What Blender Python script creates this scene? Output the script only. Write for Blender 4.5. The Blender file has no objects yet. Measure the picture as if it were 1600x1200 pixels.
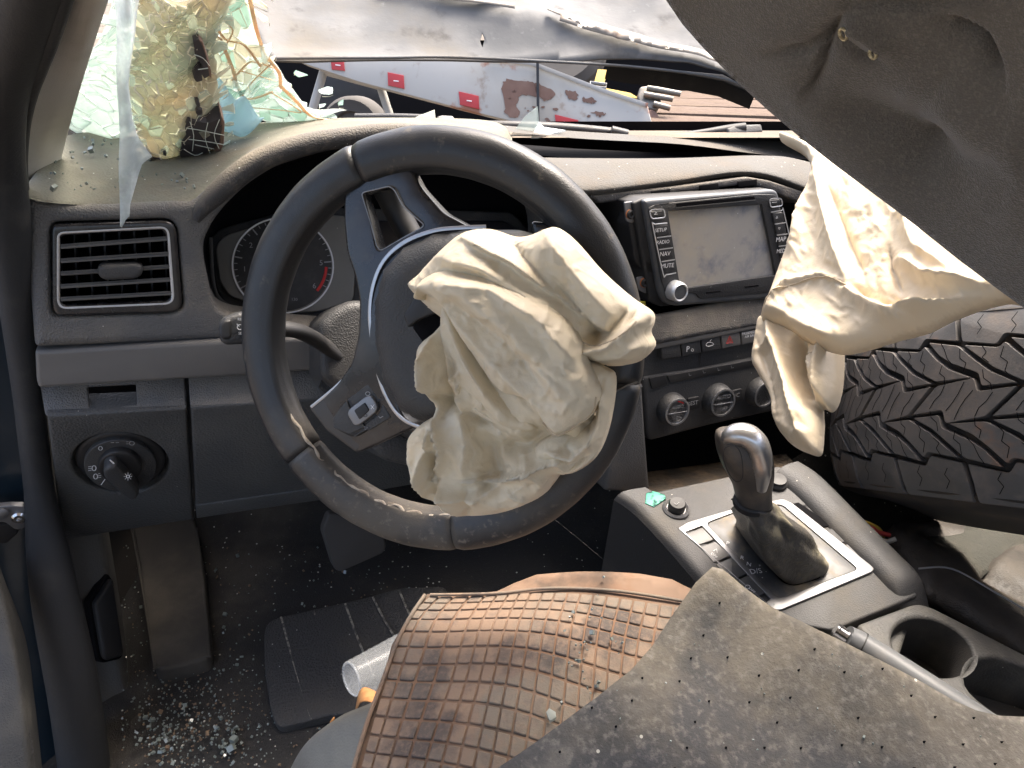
import bpy, math, random
import numpy as np
from mathutils import Vector, geometry
random.seed(7); RNG = np.random.default_rng(7)
SC = bpy.context.scene
COL = SC.collection
# ------------------------------------------------------------------ camera, sky, sun, exposure
PITCH = math.radians(33.0); CH = 1.65; FOC = 1200.0
cam_data = bpy.data.cameras.new('camera'); cam_data.sensor_width = 36.0; cam_data.lens = 27.0
cam_data.clip_start = 0.02; cam_data.clip_end = 500.0
cam = bpy.data.objects.new('camera', cam_data); COL.objects.link(cam)
cam.location = (0, 0, CH); cam.rotation_euler = (math.pi/2 - PITCH, 0, 0); SC.camera = cam
SUN_EL, SUN_AZ = math.radians(62), math.radians(35)      # azimuth clockwise from +Y
world = bpy.data.worlds.new('World'); SC.world = world; world.use_nodes = True
wn = world.node_tree; wn.nodes.clear()
sky = wn.nodes.new('ShaderNodeTexSky'); sky.sky_type = 'NISHITA'; sky.sun_disc = False
sky.sun_elevation = SUN_EL; sky.sun_rotation = SUN_AZ; sky.dust_density = 8.5; sky.air_density = 1.0; sky.ozone_density = 0.8
bg = wn.nodes.new('ShaderNodeBackground'); bg.inputs[1].default_value = 0.15
wo = wn.nodes.new('ShaderNodeOutputWorld')
wn.links.new(sky.outputs[0], bg.inputs[0]); wn.links.new(bg.outputs[0], wo.inputs[0])
sun_data = bpy.data.lights.new('sun', 'SUN'); sun_data.energy = 1.0; sun_data.angle = math.radians(16.0)
sun_data.color = (1.0, 0.95, 0.86)
sun = bpy.data.objects.new('sun', sun_data); COL.objects.link(sun)
sdir = Vector((math.sin(SUN_AZ)*math.cos(SUN_EL), math.cos(SUN_AZ)*math.cos(SUN_EL), math.sin(SUN_EL)))
sun.rotation_euler = sdir.to_track_quat('Z', 'Y').to_euler(); sun.location = (0, 0, 6)
SC.view_settings.view_transform = 'Standard'; SC.view_settings.look = 'None'
SC.view_settings.exposure = 2.3; SC.view_settings.gamma = 1.0
SC.render.engine = 'CYCLES'
SC.cycles.use_denoising = True
SC.cycles.max_bounces = 8; SC.cycles.transparent_max_bounces = 16
SC.cycles.caustics_reflective = False; SC.cycles.caustics_refractive = False

# ------------------------------------------------------------------ geometry of the place
CS, SN = math.cos(PITCH), math.sin(PITCH)
RIGHT = np.array([1.0, 0, 0]); UP = np.array([0, SN, CS]); FWD = np.array([0, CS, -SN]); CAMP = np.array([0, 0, CH])
def ray(px, py):
    return FWD + (px-800)/FOC*RIGHT - (py-600)/FOC*UP
def W(px, py, Y):                      # the point of that sight line lying Y metres ahead
    r = ray(px, py); return CAMP + r*(Y/r[1])
class Pl:                              # a plane through three surveyed points (n faces the viewer)
    def __init__(s, *pts):
        P = [p if isinstance(p, np.ndarray) else W(*p) for p in pts]
        s.o = P[0]; n = np.cross(P[1]-P[0], P[2]-P[0]); n /= np.linalg.norm(n)
        if np.dot(n, CAMP-s.o) < 0: n = -n
        s.n = n; u = P[1]-P[0]; s.u = u/np.linalg.norm(u); s.v = np.cross(s.n, s.u)
    def shift(s, h):
        q = Pl.__new__(Pl); q.o = s.o+s.n*h; q.n = s.n; q.u = s.u; q.v = s.v; return q
    def hit(s, px, py):
        r = ray(px, py); t = np.dot(s.o-CAMP, s.n)/np.dot(r, s.n); return CAMP+r*t
    def uv(s, px, py):
        d = s.hit(px, py)-s.o; return (np.dot(d, s.u), np.dot(d, s.v))
    def at(s, u, v, h=0): return s.o+s.u*u+s.v*v+s.n*h
def hits(pl, X, Y):                    # vectorised hit
    r = FWD[None]+((X-800)/FOC)[:, None]*RIGHT-((Y-600)/FOC)[:, None]*UP
    t = np.dot(pl.o-CAMP, pl.n)/(r@pl.n); return CAMP+r*t[:, None]
def tag(o, label=None, cat=None, group=None, kind=None):
    for k, v in (('label', label), ('category', cat), ('group', group), ('kind', kind)):
        if v: o[k] = v
    return o
def thing(name, label, cat, base, group=None):
    o = bpy.data.objects.new(name, None); o.empty_display_size = .05; COL.objects.link(o)
    o.location = Vector(base); o['base'] = [float(c) for c in base]
    return tag(o, label, cat, group)
def orient(V, F):                      # make a sheet's faces look at the viewer's side
    V = np.asarray(V, float); A = np.array([f[:3] for f in F]); a, b, c = V[A[:, 0]], V[A[:, 1]], V[A[:, 2]]
    s = (np.cross(b-a, c-a)*(CAMP-a)).sum()
    return [tuple(f)[::-1] for f in F] if s < 0 else F
def add(name, V, F, mat, parent=None, smooth=35, kind=None, label=None, sheet=False):
    if sheet: F = orient(V, F)
    V = np.asarray(V, float); off = np.zeros(3)
    q = parent
    while q is not None:
        off += np.array(q.location); q = q.parent
    if parent is None: off = V.mean(0); off[2] = V[:, 2].min()
    me = bpy.data.meshes.new(name)
    me.from_pydata([tuple(p) for p in (V-off)], [], [tuple(f) for f in F])
    if smooth:
        me.shade_smooth()
        if smooth < 180: me.set_sharp_from_angle(angle=math.radians(smooth))
    me.materials.append(mat)
    o = bpy.data.objects.new(name, me); COL.objects.link(o)
    if parent is None: o.location = Vector(off)
    else: o.parent = parent
    if kind: o['kind'] = kind
    if label: o['label'] = label
    return o
def inside(P, poly):
    x, y = P[:, 0], P[:, 1]; r = np.zeros(len(P), bool); n = len(poly)
    for i in range(n):
        x1, y1 = poly[i]; x2, y2 = poly[(i+1) % n]
        c = ((y1 > y) != (y2 > y))
        with np.errstate(divide='ignore', invalid='ignore'):
            r ^= c & (x < (x2-x1)*(y-y1)/(y2-y1+1e-30)+x1)
    return r
def cdt(loops, extra=None, eps=1e-9):
    vs, es = [], []
    for L in loops:
        k = len(vs); n = len(L); vs += [Vector((float(a), float(b))) for a, b in L]
        es += [(k+i, k+(i+1) % n) for i in range(n)]
    if extra is not None: vs += [Vector((float(a), float(b))) for a, b in extra]
    ov, oe, of, a, b, c = geometry.delaunay_2d_cdt(vs, es, [], 0, eps, True)
    P = np.array([tuple(v) for v in ov]); T = np.array([f for f in of])
    cen = P[T].mean(1); m = inside(cen, loops[0])
    for L in loops[1:]: m &= ~inside(cen, L)
    return P, T[m], [x[0] if x else -1 for x in a]
def area(L):
    L = np.asarray(L); x, y = L[:, 0], L[:, 1]; return .5*np.sum(x*np.roll(y, -1)-y*np.roll(x, -1))
def rnd(pts, r, n=4):                  # round the corners of a polygon
    out = []; N = len(pts)
    for i in range(N):
        a, b, c = map(np.array, (pts[i-1], pts[i], pts[(i+1) % N])); a = a.astype(float)
        la, lc = np.linalg.norm(a-b), np.linalg.norm(c-b)
        ra = min(r, la*.45); rc = min(r, lc*.45)
        p = b+(a-b)/max(la, 1e-9)*ra; q = b+(c-b)/max(lc, 1e-9)*rc
        for k in range(n+1):
            t = k/n; out.append(tuple((1-t)**2*p+2*t*(1-t)*b+t*t*q))
    return out
def crs(pts, n=8, closed=False):       # Catmull-Rom
    P = np.array(pts, float); N = len(P); out = []
    rng = range(N if closed else N-1)
    for i in rng:
        if closed: a, b, c, d = P[i-1], P[i], P[(i+1) % N], P[(i+2) % N]
        else: a, b, c, d = P[max(i-1, 0)], P[i], P[i+1], P[min(i+2, N-1)]
        for k in range(n):
            t = k/n; out.append(.5*((2*b)+(-a+c)*t+(2*a-5*b+4*c-d)*t*t+(-a+3*b-3*c+d)*t**3))
    if not closed: out.append(P[-1])
    return np.array(out)
def offset(L, d):
    L = np.asarray(L, float); a = np.roll(L, 1, 0); c = np.roll(L, -1, 0)
    e1 = L-a; e2 = c-L
    e1 /= np.maximum(np.linalg.norm(e1, axis=1), 1e-9)[:, None]; e2 /= np.maximum(np.linalg.norm(e2, axis=1), 1e-9)[:, None]
    n1 = np.stack([-e1[:, 1], e1[:, 0]], 1); n2 = np.stack([-e2[:, 1], e2[:, 0]], 1)
    m = n1+n2; m /= np.maximum(np.linalg.norm(m, axis=1), 1e-9)[:, None]
    k = 1/np.clip((m*n1).sum(1), .5, 1); return L+m*(d*k)[:, None]
def slab(name, loops, pl, h0, h1, mat, parent=None, bev=.002, seg=3, hbev=None, label=None, kind=None, px=True, hf=None, grid=None, smooth=40):
    """prism on a plane: loops[0] outline, the rest holes; front edge rounded"""
    LL = []
    for i, L in enumerate(loops):
        Q = np.array([pl.uv(*p) for p in L]) if px else np.array(L, float)
        keep = [k for k in range(len(Q)) if np.linalg.norm(Q[k]-Q[k-1]) > 1e-6]; Q = Q[keep]
        if (area(Q) < 0) == (i == 0): Q = Q[::-1]
        LL.append(Q)
    V, F, caps, ids = [], [], [], []
    for i, Q in enumerate(LL):
        b = bev if i == 0 or hbev is None else hbev
        prof = [(0, h0), (0, h1-b)]+[(b*(1-math.cos(t*math.pi/2/seg)), h1-b+b*math.sin(t*math.pi/2/seg)) for t in range(1, seg+1)]
        if b <= 0: prof = [(0, h0), (0, h1)]
        n = len(Q); base = len(V)
        for d, h in prof:
            R = offset(Q, d)
            V += [(p[0], p[1], h) for p in R]
        for k in range(len(prof)-1):
            for j in range(n):
                a = base+k*n+j; c = base+k*n+(j+1) % n
                F.append((a, c, c+n, a+n))
        caps.append(offset(Q, prof[-1][0])); ids += [base+(len(prof)-1)*n+j for j in range(n)]
    ex = None
    if grid:
        lo = caps[0].min(0); hi = caps[0].max(0)
        g = np.stack(np.meshgrid(np.arange(lo[0], hi[0], grid), np.arange(lo[1], hi[1], grid)), -1).reshape(-1, 2)
        m = inside(g, offset(LL[0], bev+grid*.4))
        for Q in LL[1:]: m &= ~inside(g, offset(Q, (hbev or bev)+grid*.4))
        ex = g[m]
    P, T, src = cdt(caps, ex)
    mp = {}
    for k, s in enumerate(src):
        if 0 <= s < len(ids): mp[k] = ids[s]
        else: mp[k] = len(V); V.append((P[k][0], P[k][1], h1))
    for t in T:
        a, b, c = t
        if area(P[[a, b, c]]) < 0: a, c = c, a
        F.append((mp[a], mp[b], mp[c]))
    V = np.array(V)
    if hf is not None: V[:, 2] += hf(V[:, 0], V[:, 1])*(np.abs(V[:, 2]-h0) > 1e-9)
    Wd = pl.o+V[:, :1]*pl.u+V[:, 1:2]*pl.v+V[:, 2:3]*pl.n
    return add(name, Wd, F, mat, parent, smooth, kind, label)
def grid_mesh(name, G, mat, parent=None, closed=False, capends=False, smooth=60, **k):
    G = np.asarray(G); a, b = G.shape[:2]; V = G.reshape(-1, 3); F = []
    for i in range(a-1):
        for j in range(b if closed else b-1):
            F.append((i*b+j, i*b+(j+1) % b, (i+1)*b+(j+1) % b, (i+1)*b+j))
    if capends: F += [tuple(range(b))[::-1], tuple((a-1)*b+j for j in range(b))]
    return add(name, V, F, mat, parent, smooth, **k)
def surf(name, rows, mat, parent=None, nu=8, nv=8, hf=None, thick=0, **k):
    """smooth skin over rows of control points"""
    R = np.array([[W(*p) if not isinstance(p, np.ndarray) else p for p in r] for r in rows])
    R = np.array([crs(r, nu) for r in R]); R = np.array([crs(R[:, j], nv) for j in range(R.shape[1])]).transpose(1, 0, 2)
    if hf is not None: R = hf(R)
    o = grid_mesh(name, R, mat, parent, sheet=True, **k)
    if thick:
        m = o.modifiers.new('thickness', 'SOLIDIFY'); m.thickness = thick; m.offset = -1
    return o
def tube(name, pts, rad, mat, parent=None, seg=12, n=6, closed=False, asp=None, up=(0, 0, 1), cap=True, smooth=60, **k):
    P = np.array(pts, float); C = crs(P, n, closed) if n > 1 else P
    r = np.array([rad]*len(P) if np.isscalar(rad) else rad, float)
    if n > 1: r = crs(np.stack([r, r], 1), n, closed)[:, 0]
    G = []
    for i in range(len(C)):
        t = C[(i+1) % len(C)]-C[i-1] if closed else C[min(i+1, len(C)-1)]-C[max(i-1, 0)]
        t /= max(np.linalg.norm(t), 1e-9); a = np.cross(t, up); a = a/np.linalg.norm(a) if np.linalg.norm(a) > 1e-4 else np.array([1., 0, 0])
        b = np.cross(a, t); s = asp or 1
        G.append([C[i]+r[i]*(math.cos(q)*a+s*math.sin(q)*b) for q in np.linspace(0, 2*math.pi, seg, endpoint=False)])
    if closed: G.append(G[0])
    return grid_mesh(name, G, mat, parent, closed=True, capends=cap and not closed, smooth=smooth, **k)
def lathe(name, o, axis, prof, mat, parent=None, seg=32, smooth=35, ell=(1, 1), ref=(0, 0, 1), **k):
    axis = np.array(axis, float); axis /= np.linalg.norm(axis)
    a = np.cross(axis, ref); a /= np.linalg.norm(a); b = np.cross(a, axis)
    G = [[o+axis*h+r*(math.cos(t)*a*ell[0]+math.sin(t)*b*ell[1]) for t in np.linspace(0, 2*math.pi, seg, endpoint=False)] for r, h in prof]
    return grid_mesh(name, G, mat, parent, closed=True, smooth=smooth, capends=True, **k)
def box(name, c, sx, sy, sz, mat, parent=None, ax=None, **k):
    ax = ax or (np.array([1., 0, 0]), np.array([0, 1., 0]), np.array([0, 0, 1.]))
    V = [np.array(c)+ax[0]*sx*i/2+ax[1]*sy*j/2+ax[2]*sz*l/2 for i in (-1, 1) for j in (-1, 1) for l in (-1, 1)]
    F = [(0, 1, 3, 2), (4, 6, 7, 5), (0, 4, 5, 1), (2, 3, 7, 6), (0, 2, 6, 4), (1, 5, 7, 3)]
    return add(name, V, F, mat, parent, 0, **k)
def segdist(X, Y, pts):
    d = np.full(X.shape, 1e9); tt = np.zeros(X.shape); sg = np.zeros(X.shape); tot = len(pts)-1
    for i in range(tot):
        x1, y1 = pts[i]; x2, y2 = pts[i+1]; L = (x2-x1)**2+(y2-y1)**2+1e-9
        t = np.clip(((X-x1)*(x2-x1)+(Y-y1)*(y2-y1))/L, 0, 1)
        q = np.hypot(X-x1-t*(x2-x1), Y-y1-t*(y2-y1)); m = q < d
        d = np.where(m, q, d); tt = np.where(m, (i+t)/tot, tt)
        sg = np.where(m, np.sign((X-x1)*(y2-y1)-(Y-y1)*(x2-x1)), sg)
    return d, tt, sg
def folds(X, Y, L):
    """L: (points, height, width, sharpness[, one-sided])"""
    H = np.zeros(X.shape)
    for f in L:
        d, t, s = segdist(X, Y, f[0]); w = f[2]; p = f[3]
        if len(f) > 4: w = np.where(s*f[4] > 0, f[2], f[2]*.25)
        H += f[1]*1.35*np.exp(-(d/w)**(p*.85))*np.sqrt(np.clip(np.sin(np.pi*np.clip(t, .03, .97))*1.6, 0, 1))
    return H
def creases(X, Y, box_, n, ang, spread, length, amp, w, rng):
    H = np.zeros(X.shape)
    for i in range(n):
        cx, cy = rng.uniform(box_[0], box_[2]), rng.uniform(box_[1], box_[3])
        a = math.radians(ang+rng.normal()*spread); l = length*rng.uniform(.4, 1.3); k = rng.uniform(-.35, .35)
        dx, dy = X-cx, Y-cy; s = dx*math.cos(a)+dy*math.sin(a); q = -dx*math.sin(a)+dy*math.cos(a)+k*s*s/l
        ww = w*rng.uniform(.5, 1.6); A = amp*rng.uniform(.3, 1.2)*(1 if rng.random() < .65 else -1)
        H += A*np.exp(-(s/l)**2*2)*np.exp(-np.abs(q/ww)**1.05)
    return H
def edge_d(X, Y, poly):
    d, _, _ = segdist(X, Y, list(poly)+[poly[0]]); return d
def relief(name, outline, pl, hf, step, mat, parent=None, thick=.0012, label=None, kind=None, smooth=180, holes=()):
    """cloth-like sheet: outline on a plane, height hf(px,py) along its normal"""
    O = np.array(outline, float)
    dense = []
    for i in range(len(O)):
        a, b = O[i], O[(i+1) % len(O)]; m = max(1, int(np.linalg.norm(b-a)/step))
        dense += [a+(b-a)*k/m for k in range(m)]
    O = np.array(dense); lo, hi = O.min(0), O.max(0)
    gy = np.arange(lo[1], hi[1], step*.87); gx = np.arange(lo[0], hi[0], step)
    g = np.array([(x+(step/2 if j % 2 else 0), y) for j, y in enumerate(gy) for x in gx])
    m = inside(g, O); g = g[m]
    g = g[edge_d(g[:, 0], g[:, 1], O[::2]) > step*.6]
    for h in holes: g = g[~inside(g, h)]
    P, T, _ = cdt([O]+list(holes), g, 1e-5)
    V = hits(pl, P[:, 0], P[:, 1])+hf(P[:, 0], P[:, 1])[:, None]*pl.n
    T = [tuple(t) if area(P[t]) < 0 else tuple(t[::-1]) for t in T]
    o = add(name, V, T, mat, parent, smooth, kind, label, True)
    if thick:
        md = o.modifiers.new('thickness', 'SOLIDIFY'); md.thickness = thick; md.offset = -1
    return o
def text(s, px, py, size, pl, mat, parent, h=.0004, d=(1, 0), name='lettering'):
    cu = bpy.data.curves.new(name, 'FONT'); cu.body = s; cu.align_x = 'CENTER'; cu.align_y = 'CENTER'; cu.resolution_u = 2
    o = bpy.data.objects.new(name, cu); me = bpy.data.meshes.new_from_object(o)
    c = pl.hit(px, py); e = pl.hit(px+d[0]*size, py+d[1]*size)-c; sz = np.linalg.norm(e); e /= sz
    g = np.cross(pl.n, e); V = np.array([tuple(v.co) for v in me.vertices])
    F = [tuple(p.vertices) for p in me.polygons]
    bpy.data.objects.remove(o); bpy.data.curves.remove(cu); bpy.data.meshes.remove(me)
    if not len(V): return None
    Wd = c+V[:, :1]*sz*1.35*e+V[:, 1:2]*sz*1.35*g+pl.n*h
    return add(name, Wd, F, mat, parent, 0)
def line(name, pts, pl, w, mat, parent, h=.0005, closed=False, n=1):
    """thin raised stroke along pixels on a plane, w in metres"""
    P = np.array([pl.hit(*p)+pl.n*h for p in pts])
    return tube(name, P, w/2, mat, parent, seg=5, n=n, closed=closed, asp=.5, up=pl.n)
def ell(cx, cy, rx, ry, n=40, rot=0, a0=0, a1=360):
    r = math.radians(rot); full = (a1-a0) >= 360
    T = np.radians(np.linspace(a0, a1, n, endpoint=not full))
    return [(cx+rx*math.cos(t)*math.cos(r)-ry*math.sin(t)*math.sin(r), cy+rx*math.cos(t)*math.sin(r)+ry*math.sin(t)*math.cos(r)) for t in T]

# ------------------------------------------------------------------ materials
def M(name, col, rough=.5, metal=0., layers=(), bumps=(), specks=None, coat=0, sheen=0, spec=.5, transl=0, alpha=1, trans=None, rvar=0):
    """layers: (colour, scale, lo, hi, amount, up?[, (sx,sy,sz)]); bumps: (kind, scale, distance)"""
    m = bpy.data.materials.new(name); m.use_nodes = True; nt = m.node_tree; N = nt.nodes; L = nt.links
    b = N['Principled BSDF']; out = N['Material Output']
    g = N.new('ShaderNodeNewGeometry'); pos = g.outputs['Position']
    def math_(op, a, c, cl=False):
        q = N.new('ShaderNodeMath'); q.operation = op; q.use_clamp = cl
        for i, x in enumerate((a, c)):
            if x is None: continue
            if isinstance(x, (int, float)): q.inputs[i].default_value = x
            else: L.new(x, q.inputs[i])
        return q.outputs[0]
    def noise(sc, det=6, st=None, rgh=.6):
        n = N.new('ShaderNodeTexNoise'); n.inputs['Scale'].default_value = sc; n.inputs['Detail'].default_value = det; n.inputs['Roughness'].default_value = rgh
        if st:
            mp = N.new('ShaderNodeMapping'); mp.inputs['Scale'].default_value = st; L.new(pos, mp.inputs[0]); L.new(mp.outputs[0], n.inputs['Vector'])
        else: L.new(pos, n.inputs['Vector'])
        return n.outputs[0]
    def ramp(x, lo, hi):
        r = N.new('ShaderNodeMapRange'); r.interpolation_type = 'SMOOTHSTEP'; L.new(x, r.inputs[0]); r.inputs[1].default_value = lo; r.inputs[2].default_value = hi
        return r.outputs[0]
    c = N.new('ShaderNodeRGB'); c.outputs[0].default_value = (*col, 1); cc = c.outputs[0]
    rr = None
    for ly in layers:
        colr, sc, lo, hi, amt, upf = ly[:6]
        f = math_('MULTIPLY', ramp(noise(sc, st=ly[6] if len(ly) > 6 else None), lo, hi), amt)
        if upf:
            s = N.new('ShaderNodeSeparateXYZ'); L.new(g.outputs['Normal'], s.inputs[0])
            if isinstance(upf, tuple) and upf[0] == 'z':       # settles towards the lower part of the thing
                s2 = N.new('ShaderNodeSeparateXYZ'); L.new(pos, s2.inputs[0]); f = math_('MULTIPLY', f, ramp(s2.outputs[2], upf[1], upf[2]))
            else: f = math_('MULTIPLY', f, ramp(s.outputs[2], *(upf if isinstance(upf, tuple) else (.0, .8))))
        mx = N.new('ShaderNodeMix'); mx.data_type = 'RGBA'; L.new(f, mx.inputs[0]); L.new(cc, mx.inputs[6]); mx.inputs[7].default_value = (*colr, 1); cc = mx.outputs[2]
        q = math_('MULTIPLY', f, .45); rr = q if rr is None else math_('ADD', rr, q)
    if specks:
        colr, sc, th, dens = specks
        v = N.new('ShaderNodeTexVoronoi'); v.inputs['Scale'].default_value = sc; L.new(pos, v.inputs['Vector'])
        s = N.new('ShaderNodeSeparateColor'); L.new(v.outputs['Color'], s.inputs[0])
        f = math_('MULTIPLY', math_('LESS_THAN', v.outputs[0], th), math_('GREATER_THAN', s.outputs[0], 1-dens))
        mx = N.new('ShaderNodeMix'); mx.data_type = 'RGBA'; L.new(f, mx.inputs[0]); L.new(cc, mx.inputs[6]); mx.inputs[7].default_value = (*colr, 1); cc = mx.outputs[2]
    L.new(cc, b.inputs['Base Color'])
    if rvar: x = math_('MULTIPLY', noise(18), rvar); rr = x if rr is None else math_('ADD', rr, x)
    if rr is not None: L.new(math_('ADD', rr, rough, True), b.inputs['Roughness'])
    else: b.inputs['Roughness'].default_value = rough
    b.inputs['Metallic'].default_value = metal; b.inputs['Specular IOR Level'].default_value = spec
    b.inputs['Coat Weight'].default_value = coat; b.inputs['Coat Roughness'].default_value = .12
    if sheen: b.inputs['Sheen Weight'].default_value = sheen
    if alpha < 1: b.inputs['Alpha'].default_value = alpha
    nrm = None
    for kind, sc, dist in bumps:
        if kind == 'noise': h = noise(sc, 5)
        elif kind == 'soft': h = noise(sc, 2)
        elif kind == 'crease':
            n = N.new('ShaderNodeTexNoise'); n.noise_type = 'RIDGED_MULTIFRACTAL'; n.inputs['Scale'].default_value = sc; n.inputs['Detail'].default_value = 2.5
            n.inputs['Distortion'].default_value = .6; L.new(pos, n.inputs['Vector']); h = n.outputs[0]
        elif kind == 'weave':
            w1 = N.new('ShaderNodeTexWave'); w1.inputs['Scale'].default_value = sc; w1.inputs['Distortion'].default_value = .6; L.new(pos, w1.inputs[0])
            w2 = N.new('ShaderNodeTexWave'); w2.inputs['Scale'].default_value = sc; w2.bands_direction = 'Z'; w2.inputs['Distortion'].default_value = .6; L.new(pos, w2.inputs[0])
            h = math_('MULTIPLY', w1.outputs['Fac'], w2.outputs['Fac'])
        else:
            v = N.new('ShaderNodeTexVoronoi'); v.inputs['Scale'].default_value = sc; v.feature = 'SMOOTH_F1' if kind == 'grain' else 'F1'; L.new(pos, v.inputs['Vector']); h = v.outputs[0]
        bp = N.new('ShaderNodeBump'); bp.inputs['Distance'].default_value = dist; bp.inputs['Strength'].default_value = 1
        L.new(h, bp.inputs['Height'])
        if nrm is not None: L.new(nrm, bp.inputs['Normal'])
        nrm = bp.outputs[0]
    if nrm is not None: L.new(nrm, b.inputs['Normal'])
    last = b.outputs[0]
    if transl:
        t = N.new('ShaderNodeBsdfTranslucent'); L.new(cc, t.inputs[0]);
        if nrm is not None: L.new(nrm, t.inputs['Normal'])
        mx = N.new('ShaderNodeMixShader'); mx.inputs[0].default_value = transl; L.new(last, mx.inputs[1]); L.new(t.outputs[0], mx.inputs[2]); last = mx.outputs[0]
    if trans:
        t = N.new('ShaderNodeBsdfTransparent'); t.inputs[0].default_value = (*trans[1], 1)
        mx = N.new('ShaderNodeMixShader'); L.new(last, mx.inputs[1]); L.new(t.outputs[0], mx.inputs[2]); last = mx.outputs[0]
        if len(trans) > 2:
            f = math_('ADD', math_('MULTIPLY', ramp(noise(trans[2]), .35, .65), -trans[3]), trans[0], True); L.new(f, mx.inputs[0])
        else: mx.inputs[0].default_value = trans[0]
    L.new(last, out.inputs[0])
    return m
DUST = (.30, .26, .20); DUSTG = (.175, .17, .132)
m_pad = M('dusty_grain_plastic', (.035, .035, .037), .62, layers=[(DUST, 5, .3, .75, .75, (.1, .9)), (DUST, 60, .45, .7, .25, 0)], bumps=[('grain', 620, .0008)], specks=((.5, .5, .45), 160, .12, .12))
m_top = M('dusty_dash_top', (.085, .083, .065), .8, layers=[(DUSTG, 4, .25, .6, .8, 0), ((.19, .15, .10), 13, .5, .75, .5, 0), ((.24, .225, .18), 70, .5, .75, .3, 0)], bumps=[('grain', 420, .0006)], specks=((.6, .6, .55), 150, .13, .10))
m_face = M('grey_grain_plastic', (.080, .081, .083), .55, layers=[(DUST, 9, .42, .8, .35, 0), (DUST, 6, .3, .7, .5, (.2, .9))], bumps=[('grain', 620, .0010)], specks=((.45, .43, .4), 130, .09, .07))
m_panel = M('smooth_dark_plastic', (.028, .029, .031), .55, layers=[((.12, .11, .09), 8, .45, .8, .35, 0), (DUST, 30, .5, .75, .15, (.2, .9))], bumps=[('grain', 600, .0004)], specks=((.4, .38, .34), 120, .08, .06))
m_beam = M('satin_grey_trim', (.112, .109, .105), .42, layers=[((.16, .15, .13), 20, .5, .8, .35, 0)], bumps=[('noise', 900, .0002)], specks=((.5, .48, .44), 110, .08, .06))
m_black = M('black_plastic', (.012, .012, .013), .45, layers=[((.10, .09, .075), 22, .5, .8, .3, 0)], rvar=.2)
m_void = M('unlit_void_black', (.005, .005, .006), .9, spec=.1)  # near-black: the shade inside recesses and openings is put into this colour
m_gloss = M('piano_black', (.012, .012, .014), .26, layers=[((.14, .12, .10), 16, .45, .85, .35, 0), ((.1, .09, .08), 90, .55, .8, .2, 0)], coat=.15)
m_satin = M('satin_metal', (.22, .22, .225), .48, .8, layers=[((.22, .19, .14), 40, .5, .8, .5, 0)])
m_ring = M('bright_trim', (.45, .45, .46), .36, .85, layers=[((.22, .19, .14), 40, .5, .8, .5, 0)])
m_chrome = M('worn_chrome', (.72, .72, .73), .2, 1, layers=[((.25, .2, .14), 50, .55, .8, .4, 0)])
m_leather = M('worn_black_leather', (.018, .019, .021), .30, layers=[((.12, .10, .075), 9, .42, .66, .75, ('z', 1.27, 1.14)), ((.2, .17, .13), 7, .55, .8, .3, (-.2, .8)), ((.26, .22, .17), 150, .55, .72, .6, ('z', 1.24, 1.12)), ((.20, .17, .13), 60, .62, .74, .4, 0)], bumps=[('noise', 500, .00018), ('grain', 1100, .00012)], rvar=.2)
m_hub = M('hub_grain', (.036, .036, .036), .55, layers=[((.12, .11, .09), 15, .5, .85, .4, 0)], bumps=[('grain', 700, .0006)])
m_mark = M('white_marking', (.75, .75, .75), .6); m_red = M('red_marking', (.55, .03, .03), .6); m_dim = M('grey_marking', (.32, .32, .32), .6)
m_carpet = M('black_carpet', (.020, .019, .018), .95, layers=[((.11, .095, .075), 6, .45, .8, .6, 0), ((.15, .14, .12), 200, .6, .75, .4, 0)], bumps=[('noise', 500, .002)], specks=((.5, .48, .42), 110, .16, .16))
m_matfloor = M('floor_mat_rubber', (.035, .034, .033), .75, layers=[((.10, .085, .065), 12, .45, .8, .5, 0)], bumps=[('cell', 300, .0012)], specks=((.4, .38, .34), 100, .1, .08))
m_foot = M('footrest_felt', (.038, .035, .031), .9, layers=[((.13, .115, .09), 9, .4, .8, .5, 0)], bumps=[('noise', 700, .0007)])
m_seal = M('rubber_seal', (.016, .017, .019), .7, layers=[((.08, .075, .065), 25, .5, .8, .4, 0)], bumps=[('noise', 300, .0004)])
m_pillar = M('pillar_trim', (.46, .44, .40), .7, layers=[((.28, .25, .2), 8, .4, .8, .4, 0)], bumps=[('noise', 700, .0003)])
m_kick = M('sill_trim', (.075, .073, .068), .75, layers=[((.12, .11, .09), 10, .4, .8, .5, 0)], bumps=[('grain', 500, .0006)])
m_blue = M('dark_blue_paint', (.010, .020, .030), .3, layers=[((.05, .05, .05), 15, .5, .8, .4, 0)], coat=.4)
m_air = M('airbag_cloth', (.76, .66, .48), .55, layers=[((.70, .58, .36), 9, .48, .75, .5, 0), ((.62, .56, .48), 13, .5, .8, .5, 0), ((.40, .31, .20), 45, .68, .8, .5, 0)], bumps=[('crease', 30, .0050), ('crease', 80, .0018), ('noise', 400, .0003)], sheen=.1, transl=.12)
m_air2 = M('airbag_cloth_satin', (.72, .60, .42), .42, layers=[((.62, .46, .30), 8, .5, .78, .45, 0), ((.45, .3, .2), 30, .68, .8, .6, 0)], bumps=[('crease', 22, .0034), ('crease', 60, .0010), ('noise', 300, .0003)], sheen=.1, transl=.15)
m_seam = M('seam_thread', (.52, .42, .29), .8)
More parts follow.
